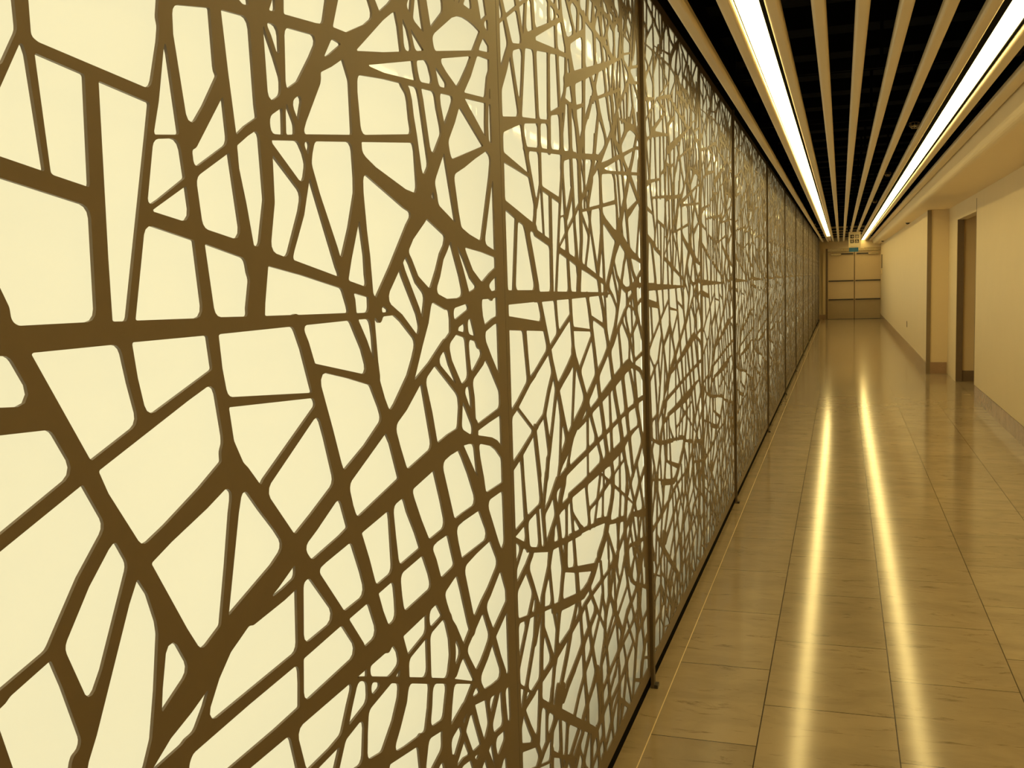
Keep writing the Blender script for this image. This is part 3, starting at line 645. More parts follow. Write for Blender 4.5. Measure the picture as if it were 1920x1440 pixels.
2657,4260 2660,4212 2536,4126 2533,4128 2490,4256 2491,4260 2564,4260 2573,4248 2584,4243 2596,4248 2600,4260
1536,4132 1541,4144 1567,4356 1684,4393 1755,4324 1755,4320 1736,4288 1724,4292 1712,4288 1694,4268 1686,4264 1672,4243 1540,4130
40,4133 36,4160 37,4316 40,4320 96,4347 100,4346 150,4256
2376,4215 2377,4208 2356,4136 2352,4132 2323,4148
1016,4140 1012,4145 991,4376 1132,4393 1134,4388 1122,4308 1101,4284 1099,4272 1105,4252 1089,4208
3040,4151 3052,4167 3100,4213 3160,4192 3163,4188 3163,4172 3160,4164 3044,4149
1100,4176 1116,4192 1135,4236 1211,4256 1224,4262 1256,4196 1258,4184 1248,4166 1232,4167 1220,4174 1204,4169
1503,4336 1499,4236 1492,4209 1342,4176 1334,4208 1325,4288 1500,4339
2272,4188 2248,4186 2205,4252 2152,4360 2222,4376 2234,4344 2248,4332 2269,4236 2276,4225 2286,4220
3099,4268 3156,4298 3163,4284 3162,4244
2336,4251 2332,4255 2324,4332 2318,4344 2304,4356 2302,4392 2308,4399 2360,4412 2405,4324 2405,4320 2390,4292
359,4300 208,4272 137,4364 139,4368 288,4439
2558,4276 2552,4273 2488,4273 2484,4274 2472,4304 2464,4308 2452,4308 2451,4312 2516,4355 2520,4352
2640,4432 2655,4276 2596,4274 2545,4372
2748,4498 2746,4404 2737,4276 2720,4274 2712,4292 2700,4298 2688,4292 2683,4276 2680,4274 2663,4444
2888,4563 2946,4420 2937,4412 2932,4397 2852,4318 2848,4304 2828,4282 2824,4280 2822,4284 2832,4304 2833,4316 2827,4324 2816,4327 2805,4320 2782,4276 2776,4276 2778,4348 2836,4552 2844,4556
2932,4568 2988,4578 3004,4575 3016,4577 3162,4492 3161,4380 3160,4377 3148,4404 3140,4409 3124,4405 3118,4392 3146,4316 3145,4312 3080,4276 3076,4280 3021,4404 3012,4413 2996,4412
2878,4292 2945,4368 2955,4348 2977,4288 2884,4289
1828,4360 1908,4458 2044,4502 2100,4368 1864,4309
1160,4315 1169,4396 1200,4400 1218,4332 1208,4325
40,4435 89,4360 40,4335 36,4360 37,4420
376,4347 331,4456 332,4460 416,4500 418,4496 380,4353
2460,4345 2458,4348 2492,4411 2508,4376
1524,4589 1507,4412 1504,4406 1312,4356 1225,4480 1372,4537
520,4548 539,4408 537,4404 420,4362 455,4516
579,4364 580,4380 584,4382 932,4515 935,4512 940,4400 936,4398
2420,4364 2400,4420 2428,4429 2430,4424
1842,4436 1784,4367 1737,4404 1737,4408 1836,4437
38,4512 236,4547 281,4456 279,4452 128,4379 38,4508
2216,4396 2144,4377 2087,4516 2164,4541
1136,4416 980,4404 976,4531 1064,4564 1083,4528 1139,4444
2556,4406 2557,4512 2580,4604 2575,4664 2588,4681 2628,4670 2707,4508 2652,4469 2644,4468 2624,4449
2524,4413 2508,4444 2512,4450 2528,4453 2528,4420
819,4600 811,4500 808,4498 579,4420 565,4536 564,4569 688,4627 696,4623 808,4608
2320,4591 2323,4588 2276,4429 2256,4427 2244,4419 2241,4420 2199,4552
2328,4473 2332,4472 2352,4428 2316,4418 2313,4420
1576,4424 1597,4684 1600,4687 1792,4670 1812,4483
2480,4639 2482,4636 2450,4556 2434,4448 2392,4438 2348,4536 2367,4604
2536,4656 2548,4608 2530,4512 2529,4472 2500,4462 2496,4465 2471,4516 2473,4548 2512,4647
2784,4461 2785,4520 2800,4530
438,4580 424,4521 324,4476 296,4556
1851,4664 1982,4652 2029,4540 1860,4495
842,4512 852,4602 940,4592 935,4544
1070,4696 1160,4713 1335,4560 1200,4512 1184,4517 1168,4511 1091,4608
2670,4656 2676,4660 2724,4648 2820,4620 2815,4588 2732,4526
3066,4588 3074,4592 3160,4605 3163,4592 3162,4536 3160,4533
516,4611 519,4608 520,4568 464,4540 473,4584 476,4588 512,4596
39,4548 36,4592 40,4612 164,4681 173,4672 189,4612 200,4605 212,4607 233,4576
2033,4644 2036,4648 2076,4644 2132,4633 2154,4572 2072,4550
1038,4580 972,4557 973,4584 976,4588
1245,4684 1320,4729 1424,4716 1392,4580 1368,4572 1360,4584
2273,4604 2188,4580 2174,4620 2176,4624 2180,4623
509,4720 496,4616 492,4612 272,4581 203,4696 201,4704 228,4709 232,4724 352,4798
564,4587 560,4608 555,4768 552,4777 540,4788 540,4792 552,4799 744,4974 748,4976 812,4958 815,4952 809,4672 708,4650 700,4651
1440,4600 1466,4708 1468,4710 1535,4696 1528,4627 1444,4598
1047,4608 976,4616 984,4680 1029,4688
2898,4652 2902,4660 2912,4667 3160,4722 3162,4720 3164,4644 3160,4626 3028,4606 3008,4618 2904,4643
853,4628 857,4656 950,4672 944,4618 856,4625
2336,4631 2329,4640 2320,4645 2240,4657 2180,4748 2260,4831 2300,4804 2360,4800 2367,4716 2358,4704
2404,4639 2401,4820 2404,4828 2472,4881 2520,4873 2516,4856 2517,4848 2523,4840 2532,4836 2544,4836 2551,4840 2564,4862 2560,4816 2549,4804 2492,4661
2189,4664 2107,4676 2152,4721
2673,4708 2676,4713 2880,4763 2884,4763 2887,4760 2865,4684 2852,4674 2804,4663 2736,4676 2677,4688
832,4679 837,4936 840,4945 844,4939 852,4935 860,4936 868,4943 968,4916 972,4912 989,4772 994,4760 840,4697 842,4684
849,4684 1012,4750 1016,4751 1018,4748 1024,4720 980,4709 964,4710 952,4703 852,4680
2052,4841 2076,4839 2133,4752 2064,4683 2027,4752 2048,4836
2000,4688 1988,4686 1852,4697 1847,4700 1846,4716 1932,4818
2941,4696 2988,4741 3004,4742 3014,4748 3029,4780 3066,4816 3108,4936 3100,4972 3108,4988 3161,4864 3161,4744
40,4910 128,4879 129,4864 158,4732 156,4726 128,4711 40,4700 36,4720 36,4888
1277,4732 1228,4703 1224,4702 1203,4720 1212,4722 1220,4712 1228,4710 1240,4716 1248,4729
1795,4840 1749,4708 1668,4716 1708,4847 1792,4843
2592,4748 2609,4712 2588,4706 2589,4740
2920,4712 2917,4716 2955,4860 3028,5010 3032,5010 3043,4992 3019,4916 2967,4780 2965,4768 2968,4756
1680,4946 1681,4940 1624,4723 1620,4720 1600,4722 1588,4737 1568,4745 1556,4742 1540,4732 1476,4744 1491,4804 1484,4828
2909,4840 2892,4780 2670,4728 2664,4768 2696,4851
1060,4732 1058,4744 1063,4768 1066,4772 1252,4847 1255,4844 1224,4757 1220,4753 1064,4728
2632,4728 2594,4808 2600,4862 2608,4861 2611,4856 2633,4736
324,4808 192,4744 156,4868 194,4856 198,4848 204,4844 216,4848
532,4932 536,4928 517,4784 512,4768 512,4752 371,4812
1371,4760 1436,4799 1440,4796 1431,4752
1844,4754 1839,4792 1827,4808 1839,4840 1872,4840 1888,4831 1904,4830 1906,4828
1259,4760 1302,4872 1372,4993 1384,5004 1610,4984 1601,4956 1604,4947 1614,4936 1332,4765 1320,4768
1012,4776 997,4904 1000,4907 1023,4900 1032,4889 1048,4894 1061,4888 1044,4794 1024,4794 1013,4784
2224,4836 2164,4779 2160,4778 2122,4836 2128,4839
1211,4848 1067,4792 1084,4884
2000,4804 1983,4840 2010,4840
2660,4813 2656,4820 2651,4852 2672,4853 2674,4848
554,4972 352,4822 348,4821 224,4864 219,4868 244,4957 248,4961
560,4927 570,4860 548,4829 545,4836 556,4918
2358,4840 2316,4859 2288,4864 2257,4888 2257,4892 2272,4909 2300,4905 2312,4899 2324,4902 2356,4897
2906,4856 2900,4854 2752,4864 2784,4921
1320,4996 1321,4992 1264,4870 1240,4860 1088,4904 1104,4997 1312,5005
2032,4935 2034,4928 2020,4872 2016,4868 1980,4869 1978,4872
2400,4864 2400,4890 2424,4887 2427,4884
2652,4868 2647,4880 2652,4985 2716,4956 2716,4952 2682,4868
2736,4946 2743,4940 2717,4888 2715,4880 2719,4868 2716,4865 2704,4866 2732,4946
2223,4872 2100,4868 2069,4916 2072,4929 2076,4932 2152,4921 2187,4900
37,4948 40,4951 220,4959 224,4956 200,4872 40,4928
1720,4881 1744,4973 1760,4972 1764,4969 1821,4912 1808,4876
2796,4944 2836,5015 2856,5007 2864,4998 2876,5000 2958,4968 2961,4964 2920,4875 2798,4940
1924,4949 1998,4940 1956,4889
2468,4920 2452,4907 2400,4916 2392,4925 2380,4931 2368,4929 2360,4922 2347,4924 2343,4928 2363,4952 2368,4953
672,4976 608,4910 598,4968 600,4976 668,4979
1064,4909 1052,4912 1049,4916 1058,4992 1076,4996 1081,4992
2386,4980 2444,5050 2540,5045 2571,4984 2540,4916 2500,4936 2493,4952 2484,4959
1024,4920 996,4927 993,4932 988,4992 1034,4992
2289,4936 2300,4950 2320,4951 2325,4948 2308,4930
873,4984 876,4987 960,4991 963,4988 969,4936 872,4962
40,5138 251,5076 226,4968 40,4958 36,4980 36,5120
2295,5220 2164,5107 2152,5100 2108,5059 2105,5060 2109,5072 2106,5256 2104,5264 2097,5272 2088,5275 2080,5274 2072,5267 2069,5256 2072,5072 2073,5064 2080,5057 2088,5053 2100,5056 2100,5052 2072,5030 2020,4967 1888,4979 1872,5002 1860,5010 1827,5012 1992,5112 1999,5120 1995,5136 1868,5316 1916,5341 1928,5342 1932,5330 1940,5325 2291,5224
2752,4964 2742,4972 2766,5032 2776,5037 2784,5035 2788,5032
249,4972 264,5012 534,5172 552,4986 252,4969
2329,5056 2272,4977 2144,4969 2091,5000 2103,5020 2164,5067
2408,5052 2352,4982 2320,4980 2372,5053
2744,5031 2746,5028 2728,4982 2724,4979 2711,4988 2731,5028
737,5040 686,4992 596,4988 592,5026
2881,5020 2892,5060 2928,5067 2956,5056 2964,5056 2974,5064 2976,5077 2988,5080 2986,5020 2972,4988 2968,4987
3160,5132 3163,5108 3163,5012 3161,5004 3148,4989 3126,5040
2650,5012 2700,5022 2706,5020 2692,4995 2664,5010
772,4996 771,5000 819,5048 848,5052 850,5048 844,5000 840,5000 836,5010 828,5014 820,5012 812,4998
1672,5001 1671,5004 1692,5042 1721,5012 1696,4998
1043,5068 1036,5011 985,5008 980,5017 972,5019 965,5016 960,5007 956,5006 880,5002 876,5004 884,5054 908,5058 911,5044 916,5037 932,5031 947,5040 956,5062 1040,5071
1403,5024 1476,5107 1644,5204 1749,5256 1620,5005
1840,5286 1962,5128 1780,5007 1710,5076
1061,5016 1069,5072 1072,5075 1316,5100 1315,5028 1312,5025 1064,5012
2703,5032 2648,5021 2643,5024 2652,5039
562,5216 636,5203 642,5192 648,5188 656,5189 664,5196 856,5148 860,5144 852,5064 848,5060 824,5057 812,5079 804,5084 792,5085 776,5078 744,5048 592,5030 588,5036 561,5200
2868,5056 2871,5052 2864,5029 2845,5036 2854,5052
272,5044 280,5068 308,5060 276,5041
1352,5046 1349,5052 1351,5104 1399,5108
2825,5108 2796,5053 2751,5072 2780,5127
3164,5340 3161,5320 3153,5304 3064,5055 3052,5060 3038,5060 3054,5156 3051,5168 3036,5183 3024,5185 3012,5182 2998,5168 2991,5092 2988,5088 2972,5085 2908,5111 2912,5128 2904,5138 2896,5135 2888,5118 2879,5136 2868,5144 2852,5144 2840,5138 2771,5168 3052,5341 3160,5344
2664,5068 2687,5116 2736,5145 2763,5132 2736,5078 2723,5076 2718,5064
888,5065 885,5068 888,5081 920,5106 912,5068
531,5220 533,5192 529,5188 332,5074 324,5085 289,5096 312,5264 316,5266 528,5224
1056,5205 1044,5084 960,5074 968,5116 980,5148
2556,5180 2636,5168 2639,5164 2636,5128 2612,5076 2602,5088 2597,5104
2520,5080 2516,5078 2389,5088 2428,5203 2458,5196
1071,5088 1092,5232 1174,5292 1180,5300 1184,5314 1260,5288 1264,5272 1280,5256 1296,5253 1318,5260 1316,5120
2208,5104 2322,5196 2328,5212 2375,5200 2378,5196 2350,5092 2216,5101
38,5324 40,5326 288,5272 257,5104 40,5160 36,5180
1542,5216 1542,5212 1444,5159 1416,5132 1351,5124 1352,5254 1428,5228
928,5161 900,5167 887,5180 845,5340 848,5342 928,5344 946,5340 951,5264 935,5168
2993,5340 2728,5176 2712,5178 2705,5192 2693,5200 2704,5320 2696,5341 2720,5344 2956,5344
856,5180 674,5228 712,5340 736,5344 796,5343 807,5340
2663,5340 2657,5332 2654,5320 2640,5189 2544,5203 2524,5234 2512,5243 2496,5246 2480,5243 2470,5236 2456,5217 2434,5220 2464,5316 2465,5324 2460,5341 2636,5344
1012,5224 1008,5228 1018,5260 1016,5325 1111,5300
689,5340 648,5234 564,5249 560,5252 560,5341 668,5344
1978,5340 2060,5344 2396,5344 2419,5340 2414,5332 2388,5235
1335,5324 1339,5340 1348,5343 1608,5344 1629,5340 1608,5248 1596,5241 1432,5258 1352,5292 1349,5312 1335,5320
316,5292 322,5340 328,5343 520,5343 525,5340 529,5256
1819,5340 1659,5272 1659,5332 1656,5340 1660,5343 1788,5343
95,5340 192,5344 288,5343 301,5340 292,5298
1239,5340 1272,5343 1285,5340 1276,5325"""
def fillet(P, r):
    n = len(P); out = []
    for i in range(n):
        a, b, c = P[i - 1], P[i], P[(i + 1) % n]
        u, v = a - b, c - b
        lu, lv = u.length, v.length
        if lu < 1e-6 or lv < 1e-6: continue
        u, v = u / lu, v / lv
        ang = math.acos(max(-1, min(1, u.dot(v))))
        if math.pi - ang < 0.22:
            out.append(b); continue
        t = min(r / math.tan(ang / 2), 0.42 * lu, 0.42 * lv, 0.03)
        rr = t * math.tan(ang / 2)
        p0, p1 = b + u * t, b + v * t
        bis = (u + v).normalized()
        ctr = b + bis * (rr / math.sin(ang / 2))
        k = 3 if math.pi - ang > 0.8 else 2
        a0 = math.atan2((p0 - ctr).y, (p0 - ctr).x); a1 = math.atan2((p1 - ctr).y, (p1 - ctr).x)
        d = (a1 - a0 + math.pi) % (2 * math.pi) - math.pi
        for j in range(k + 1):
            w = a0 + d * j / k
            out.append(ctr + Vector((math.cos(w), math.sin(w))) * rr)
    return out
PANEL_W0, PANEL_W1, PANEL_Z0, PANEL_Z1 = -0.0035, 1.6335, 0.05, 2.71
LAT_T = 0.004
def lattice_mesh():
    cu = bpy.data.curves.new('lattice_outline', 'CURVE')
    cu.dimensions = '2D'; cu.fill_mode = 'BOTH'; cu.extrude = LAT_T / 2
    def ring(pts):
        sp_ = cu.splines.new('POLY'); sp_.points.add(len(pts) - 1); sp_.use_cyclic_u = True
        for q, p in zip(sp_.points, pts): q.co = (p[0], p[1], 0, 1)
    ring([(PANEL_W0, PANEL_Z0), (PANEL_W1, PANEL_Z0), (PANEL_W1, PANEL_Z1), (PANEL_W0, PANEL_Z1)])
    for line in HOLES.strip().split('\n'):
        P = [Vector((float(a) / 2000.0, float(b) / 2000.0)) for a, b in (t.split(',') for t in line.split())]
        ring(fillet(P, 0.013))
    ob = bpy.data.objects.new('tmp', cu); COL.objects.link(ob)
    bpy.context.view_layer.update()
    me = bpy.data.meshes.new_from_object(ob.evaluated_get(bpy.context.evaluated_depsgraph_get()))
    bpy.data.objects.remove(ob, do_unlink=True)
    me.name = 'lattice'
    for v in me.vertices:          # outline (along, up, thickness) -> (x, y, z)
        v.co = Vector((v.co.z - LAT_T / 2, v.co.x, v.co.y))
    me.materials.clear(); me.materials.append(M_lattice)
    return me
lat = lattice_mesh()
bm = bmesh.new()
q = [bm.verts.new((-0.016, y, z)) for y, z in ((PANEL_W0 + 0.004, PANEL_Z0 + 0.004), (PANEL_W1 - 0.004, PANEL_Z0 + 0.004), (PANEL_W1 - 0.004, PANEL_Z1 - 0.004), (PANEL_W0 + 0.004, PANEL_Z1 - 0.004))]
bm.faces.new(q)
screen_me = bpy.data.meshes.new('diffuser'); bm.to_mesh(screen_me); bm.free(); screen_me.materials.append(M_screen)
bm = bmesh.new()
for a, b in ((PANEL_Z0, PANEL_Z0 + 0.012), (PANEL_Z1 - 0.012, PANEL_Z1)):
    box_bm(bm, -0.345, -0.0165, PANEL_W0, PANEL_W1, a, b)
box_bm(bm, -0.345, -0.335, PANEL_W0, PANEL_W1, PANEL_Z0 + 0.012, PANEL_Z1 - 0.012)
tray_me = bpy.data.meshes.new('light_tray'); bm.to_mesh(tray_me); bm.free(); tray_me.materials.append(M_tray)
bm = bmesh.new(); box_bm(bm, -0.333, -0.325, PANEL_W0 + 0.02, PANEL_W1 - 0.02, 0.40, 2.66)
mat_me = bpy.data.meshes.new('lamp_mat'); bm.to_mesh(mat_me); bm.free(); mat_me.materials.append(M_mat)
ORD = ['first', 'second', 'third', 'fourth', 'fifth', 'sixth', 'seventh', 'eighth', 'ninth', 'tenth', 'eleventh', 'twelfth', 'thirteenth',
       'fourteenth', 'fifteenth', 'sixteenth', 'seventeenth', 'eighteenth', 'nineteenth', 'twentieth', 'twenty-first', 'twenty-second', 'twenty-third', 'twenty-fourth']
PX = -0.704
PIT = 1.64
N_PAN = 21
for k in range(-1, N_PAN):
    r = empty('lattice_panel', (PX, 0.44 + PIT * k, 0))
    if k == -1: lb = 'backlit bronze lattice panel beside the viewer, before the first one in view'
    elif k == 0: lb = 'backlit bronze lattice panel nearest the camera, filling the left half of the view'
    elif k == N_PAN - 1: lb = 'backlit bronze lattice panel farthest away, last before the double doors'
    else: lb = 'backlit bronze lattice panel, %s of the row counting from the camera' % ORD[k]
    thing(r, lb, 'screen panel', 'backlit lattice panels along the left wall')
    for nm, me in (('lattice', lat), ('diffuser', screen_me), ('light_tray', tray_me), ('lamp_mat', mat_me)):
        o = bpy.data.objects.new(nm, me); COL.objects.link(o); o.parent = r
bm = bmesh.new()
box_bm(bm, PX + 0.0003, PX + 0.0125, -0.012, 0.023, 0.0, 2.715)
post_me = bpy.data.meshes.new('post'); bm.to_mesh(post_me); bm.free(); post_me.materials.append(M_post)
bm = bmesh.new(); box_bm(bm, PX + 0.0128, PX + 0.027, -0.012, 0.024, 0.0, 0.014)
foot_me = bpy.data.meshes.new('foot_plate'); bm.to_mesh(foot_me); bm.free(); foot_me.materials.append(M_dsteel)
for n, k in enumerate(range(2, N_PAN + 1, 2)):
    r = bpy.data.objects.new('screen_post', post_me); COL.objects.link(r); r.location = (0, 0.435 + PIT * k, 0)
    thing(r, ('slim dark post covering the lattice joint, %s post from the camera' % ORD[n]) if n else
          'slim dark post with black foot, nearest post on the lattice wall', 'post', 'slim posts on the lattice wall')
    o = bpy.data.objects.new('foot_plate', foot_me); COL.objects.link(o); o.parent = r
# black strip standing in for the dark recess under the panels, and closing strip at the end
struct(box('recess_shade_strip', M_black, PX - 0.06, PX - 0.006, -1.21, Y_END - 0.06, 0.0, 0.0495))
yl = 0.44 + PIT * (N_PAN - 1) + PANEL_W1
struct(box('trim_6', M_post, PX - 0.03, PX, yl + 0.003, Y_END - 0.08, 0.05, 2.71))
struct(box('trim_7', M_black, PX - 0.36, PX - 0.03, -1.21, Y_END - 0.06, 2.712, 3.0))

# ------------------------------------------------------------------ ceiling slats
ZS = 2.62
SL = [(-.618, -.561), (-.450, -.394), (-.281, -.225), (-.113, -.058), (.051, .106), (.215, .270), (.379, .436), (.542, .600), (.748, .810), (.890, .972)]
def slat_prof(x0, x1, h=0.032, r=0.015):
    p = [(x0, ZS + h), (x0, ZS + r)]
    for k in range(1, 5):
        a = math.radians(180 + 90 * k / 4); p.append((x0 + r + r * math.cos(a), ZS + r + r * math.sin(a)))
    for k in range(0, 5):
        a = math.radians(270 + 90 * k / 4); p.append((x1 - r + r * math.cos(a), ZS + r + r * math.sin(a)))
    p += [(x1, ZS + h)]
    return p
SLAT_LABEL = ['cream ceiling slat nearest the lattice wall', 'cream ceiling slat on the lattice side of the left strip light',
              'cream ceiling slat on the inner side of the left strip light', 'cream ceiling slat, first of the four between the strip lights from the left',
              'cream ceiling slat, second of the four between the strip lights from the left', 'cream ceiling slat, third of the four between the strip lights from the left',
              'cream ceiling slat, fourth of the four between the strip lights from the left', 'cream ceiling slat on the inner side of the right strip light',
              'cream ceiling slat on the wall side of the right strip light', 'wide cream ceiling slat beside the right hand soffit']
for (a, b), lb in zip(SL, SLAT_LABEL):
    o = prism('ceiling_slat', M_slat, slat_prof(a, b), Y_BACK + 0.01, Y_END - 0.005)
    thing(o, lb, 'ceiling slat', 'ceiling slats along the corridor')
# hangers that carry the slats from the deck (black steel straps in the void)
bm = bmesh.new()
yy = 2.0
while yy < 35:
    box_bm(bm, -0.70, 0.98, yy, yy + 0.03, ZS + 0.1005, ZS + 0.13)
    for a_, b_ in SL:
        box_bm(bm, (a_ + b_) / 2 - 0.008, (a_ + b_) / 2 + 0.008, yy, yy + 0.03, ZS + 0.0325, ZS + 0.1004)
    for x in (-0.6, 0.2, 0.9):
        box_bm(bm, x, x + 0.02, yy + 0.005, yy + 0.025, ZS + 0.13, Z_TOP - 0.001)
    yy += 2.0
struct(to_obj('ceiling_hangers', bm, M_black))

# ------------------------------------------------------------------ strip lights
def strip(x0, x1, y0, y1, label, lit=True, hx0=None, hx1=None):
    r = empty('strip_light', ((x0 + x1) / 2, (y0 + y1) / 2, ZS + 0.03))
    thing(r, label, 'ceiling light', 'strip lights in the ceiling')
    n = max(1, int((y1 - y0) / 0.8))
    bm = bmesh.new()
    lx0, lx1 = x0 - r.location.x, x1 - r.location.x
    w = (y1 - y0)
    prism_bm(bm, [(lx0, 0.0), (lx1, 0.0), (lx1, 0.012), (lx0, 0.012)], -w / 2, w / 2, n)
    to_obj('lamp_diffuser', bm, M_lamp if lit else M_lampoff, r)
    bm = bmesh.new()
    gx0, gx1 = hx0 - r.location.x, hx1 - r.location.x
    box_bm(bm, gx0, gx1, -w / 2, w / 2, 0.0125, 0.07)
    for a_, b_ in ((gx0, lx0 - 0.0005), (lx1 + 0.0005, gx1)):  # black lips put in to darken the gaps beside the diffuser
        if b_ - a_ > 0.0004: box_bm(bm, a_, b_, -w / 2, w / 2, -0.006, 0.0123)
    to_obj('housing', bm, M_black, r)
    return r
strip(-.392, -.303, Y_BACK + 0.02, 30.6, 'long lit strip light in the ceiling nearer the lattice wall', True, -.393, -.282)
strip(-.392, -.303, 30.63, 35.5, 'short unlit end of the left hand strip light near the doors', False, -.393, -.282)
strip(.640, .733, Y_BACK + 0.02, 35.5, 'long lit strip light in the ceiling nearer the plain right wall', True, .601, .747)

# ------------------------------------------------------------------ hardware above the slats
def guard(x, y, z, r, label):
    g = empty('sprinkler_guard', (x, y, z))
    thing(g, label, 'sprinkler', 'wire caged sprinklers between the slats')
    bm = bmesh.new()
    def wire(pts, closed):
        for a, b in zip(pts, pts[1:] + (pts[:1] if closed else [])):
            cyl_bm(bm, a, b, 0.0017, 6)
    for zz, rr in ((-0.9 * r, 0.55 * r), (-0.35 * r, r), (0.3 * r, r)):
        wire([(rr * math.cos(t), rr * math.sin(t), zz) for t in [2 * math.pi * i / 16 for i in range(16)]], True)
    for i in range(8):
        t = 2 * math.pi * i / 8
        c, s = math.cos(t), math.sin(t)
        wire([(r * c, r * s, 0.3 * r), (r * c, r * s, -0.35 * r), (0.55 * r * c, 0.55 * r * s, -0.9 * r)], False)
    to_obj('wire_cage', bm, M_wire, g)
    bm = bmesh.new(); cyl_bm(bm, (0, 0, 0.3 * r), (0, 0, 0.9), 0.012); cyl_bm(bm, (0, 0, -0.1 * r), (0, 0, 0.3 * r), 0.018)
    to_obj('drop_pipe', bm, M_duct, g)
    bm = bmesh.new(); cyl_bm(bm, (0, 0, -0.5 * r), (0, 0, -0.44 * r), 0.022, 16); cyl_bm(bm, (0, 0, -0.44 * r), (0, 0, -0.1 * r), 0.006)
    to_obj('sprinkler_head', bm, M_steel, g)
guard(.502, 7.9, 2.652, 0.034, 'wire caged sprinkler beside the right strip light, nearest the camera')
guard(.488, 11.9, 2.67, 0.034, 'wire caged sprinkler beside the right strip light, middle one')
guard(.488, 16.4, 2.67, 0.034, 'wire caged sprinkler beside the right strip light, farthest away')
for n, y in enumerate((5.5, 7.3, 9.4, 11.6, 14.2, 17.4)):  # hanger boxes put in to make the dark patches along the slot
    o = box('hanger_box', M_duct, .815, .875, y, y + 0.34, ZS + 0.06, ZS + 0.30, bevel=0.006)
    thing(o, 'black hanger box added for a dark patch in the gap beside the soffit, %s from the camera' % ORD[n], 'hanger box', 'black boxes in the gap beside the soffit')

# ------------------------------------------------------------------ dome cameras in the soffit
def dome(x, y, label):
    g = empty('dome_camera', (x, y, 2.4915)); thing(g, label, 'security camera', 'dome cameras under the soffit')
    bm = bmesh.new(); cyl_bm(bm, (0, 0, -0.012), (0, 0, 0), 0.055, 24); to_obj('mounting_ring', bm, M_soffit, g)
    bm = bmesh.new(); bmesh.ops.create_uvsphere(bm, u_segments=20, v_segments=10, radius=0.038)
    for v in bm.verts: v.co.z = v.co.z * 0.8 - 0.012
    to_obj('dark_dome', bm, M_pict, g, smooth=True)
dome(1.185, 20.2, 'small dark dome camera under the soffit, the nearer one')
dome(1.165, 31.6, 'small dark dome camera under the soffit, close to the doors')

# ------------------------------------------------------------------ trims on the right
o = box('corner_guard', M_guard, X_FAR - 0.012, X_FAR + 0.045, 16.402, 16.4195, 0.0, 2.488)
box('corner_guard_side', M_guard, X_FAR - 0.012, X_FAR - 0.0005, 16.42, 16.45, 0.0, 2.488).parent = o
bpy.data.objects['corner_guard_side'].name = 'side_flange'
thing(o, 'tall bronze corner guard where the right wall steps inward', 'corner guard')
o = box('door_jamb', M_dark, X_NEAR + 0.004, X_NEAR + 0.088, 15.262, 15.283, 0.0, 2.274)
thing(o, 'dark brown jamb strip at the side passage opening', 'jamb')
# socket and card reader on far wall
g = empty('wall_outlet', (X_FAR, 21.3, 0.52)); thing(g, 'small wall outlet low on the far right wall', 'outlet')
bm = bmesh.new(); box_bm(bm, -0.008, -0.0005, -0.045, 0.045, -0.06, 0.06); to_obj('face_plate', bm, M_guard, g)
for z in (-0.025, 0.03):
    bm = bmesh.new(); box_bm(bm, -0.0095, -0.0082, -0.022, 0.022, z - 0.02, z + 0.015); to_obj('socket', bm, M_dark, g)
g = empty('card_reader', (X_FAR, 34.2, 1.56)); thing(g, 'small cream card reader on the right wall beside the doors', 'card reader')
bm = bmesh.new(); box_bm(bm, -0.045, -0.0005, -0.05, 0.05, -0.075, 0.075); to_obj('body', bm, M_plate, g, bevel=0.005)
bm = bmesh.new(); box_bm(bm, -0.03, -0.001, -0.05, 0.05, 0.12, 0.56); to_obj('cover', bm, M_guard, g, bevel=0.004)

# ------------------------------------------------------------------ hanging sign
SY = 26.0
sx0, sx1, sz0, sz1 = .172, .452, 2.190, 2.575
g = empty('hanging_sign', (0.312, SY, 2.20)); thing(g, 'hanging sign with four dark pictogram squares in front of the doors', 'sign')
def gs(x, z): return x - 0.312, z - 2.20
bm = bmesh.new(); a, c = gs(sx0, sz0); b_, d = gs(sx1, sz1); box_bm(bm, a, b_, 0, 0.03, c, d)
to_obj('sign_board', bm, M_sign, g, bevel=0.004)
bm = bmesh.new(); box_bm(bm, a + 0.012, b_ - 0.05, 0.004, 0.026, c - 0.105, c - 0.002); to_obj('teal_board', bm, M_teal, g, bevel=0.003)
for x in (a + 0.05, b_ - 0.05):
    bm = bmesh.new(); cyl_bm(bm, (x, 0.015, d - 0.002), (x, 0.015, 1.09), 0.004); to_obj('hanger_rod', bm, M_wire, g)
bm = bmesh.new()
box_bm(bm, a + 0.045, b_ - 0.06, -0.0012, -0.0002, c + 0.018, c + 0.027)
to_obj('caption', bm, M_kick, g)
TS = 0.088
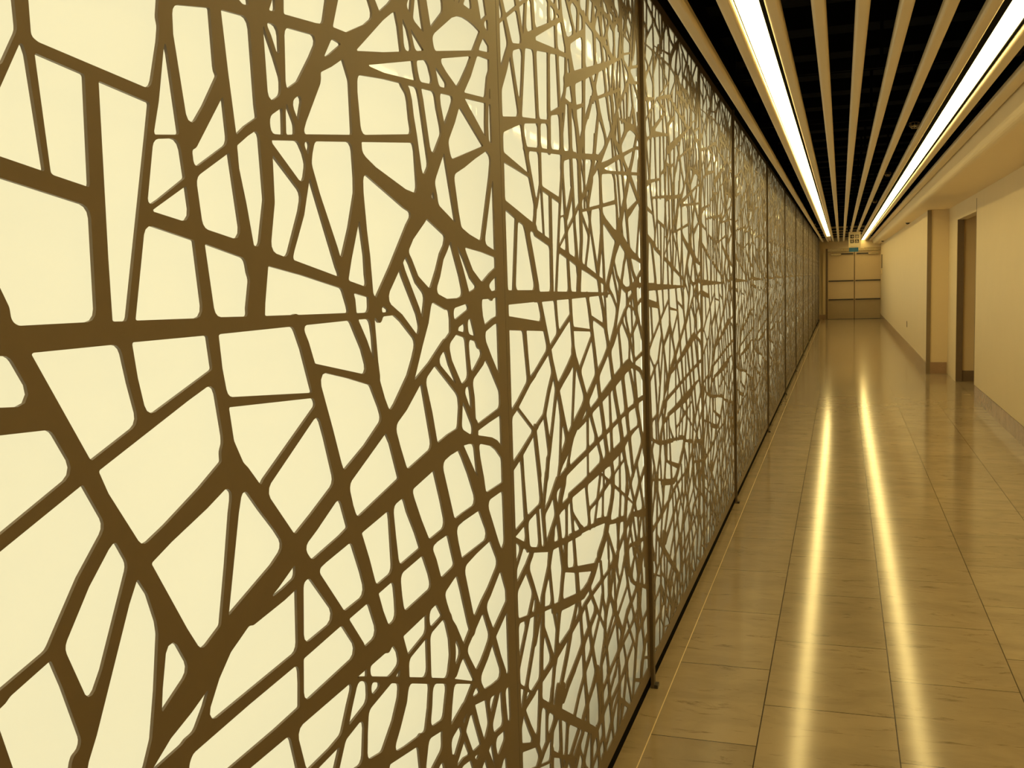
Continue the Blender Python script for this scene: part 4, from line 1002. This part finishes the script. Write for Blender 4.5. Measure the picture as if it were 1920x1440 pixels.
def tile(cx, cz, shapes):
    bm = bmesh.new(); box_bm(bm, cx - TS / 2, cx + TS / 2, -0.003, -0.0003, cz - TS / 2, cz + TS / 2)
    t = to_obj('pictogram_tile', bm, M_pict, g)
    bm = bmesh.new()
    for s in shapes:
        if s[0] == 'b': _, x0, x1, z0, z1 = s; box_bm(bm, cx + x0 * TS, cx + x1 * TS, -0.005, -0.0032, cz + z0 * TS, cz + z1 * TS)
        elif s[0] == 'l':
            _, x0, z0, x1, z1, w = s
            v = Vector((x1 - x0, 0, z1 - z0)); nrm = Vector((-v.z, 0, v.x)).normalized() * w / 2
            q = [Vector((x0, 0, z0)) + nrm, Vector((x1, 0, z1)) + nrm, Vector((x1, 0, z1)) - nrm, Vector((x0, 0, z0)) - nrm]
            f = [bm.verts.new((cx + p.x * TS, -0.005, cz + p.z * TS)) for p in q]; k2 = [bm.verts.new((cx + p.x * TS, -0.0032, cz + p.z * TS)) for p in q]
            bm.faces.new(f); bm.faces.new(k2[::-1])
            for i in range(4): bm.faces.new((f[i], f[(i + 1) % 4], k2[(i + 1) % 4], k2[i]))
        elif s[0] == 'c':
            _, x, z, r = s; cyl_bm(bm, (cx + x * TS, -0.005, cz + z * TS), (cx + x * TS, -0.0032, cz + z * TS), r * TS, 16)
        elif s[0] == 'r':
            _, x, z, r, a0, a1 = s
            n = 12
            pts = [(x + r * math.cos(math.radians(a0 + (a1 - a0) * i / n)), z + r * math.sin(math.radians(a0 + (a1 - a0) * i / n))) for i in range(n + 1)]
            for (p, q) in zip(pts, pts[1:]):
                box_bm(bm, cx + (min(p[0], q[0]) - .035) * TS, cx + (max(p[0], q[0]) + .035) * TS, -0.005, -0.0032, cz + (min(p[1], q[1]) - .035) * TS, cz + (max(p[1], q[1]) + .035) * TS)
    to_obj('symbol', bm, M_white, t)
X1, X2, Z1, Z2 = a + 0.082, b_ - 0.084, d - 0.118, d - 0.232
tile(X1, Z1, [('b', -.34, .2, -.05, .05), ('l', .05, .26, .34, 0, .1), ('l', .05, -.26, .34, 0, .1)])
tile(X2, Z1, [('c', -.26, .2, .07), ('b', -.34, -.18, -.36, .1), ('c', 0, .2, .07), ('b', -.08, .08, -.36, .1), ('c', .26, .2, .07), ('b', .18, .34, -.36, .1), ('b', -.38, .38, .32, .38)])
tile(X1, Z2, [('b', -.26, -.15, -.34, .34), ('r', .02, .14, .2, -90, 90), ('b', -.2, .04, .29, .38), ('b', -.2, .04, -.1, -.01), ('l', 0, -.06, .26, -.34, .11)])
tile(X2, Z2, [('c', -.04, .32, .08), ('l', -.04, .24, -.02, -.06, .11), ('l', -.02, -.06, .2, -.06, .1), ('l', .2, -.06, .3, -.34, .1), ('b', -.02, .18, .07, .14), ('r', -.04, -.14, .22, 120, 330)])
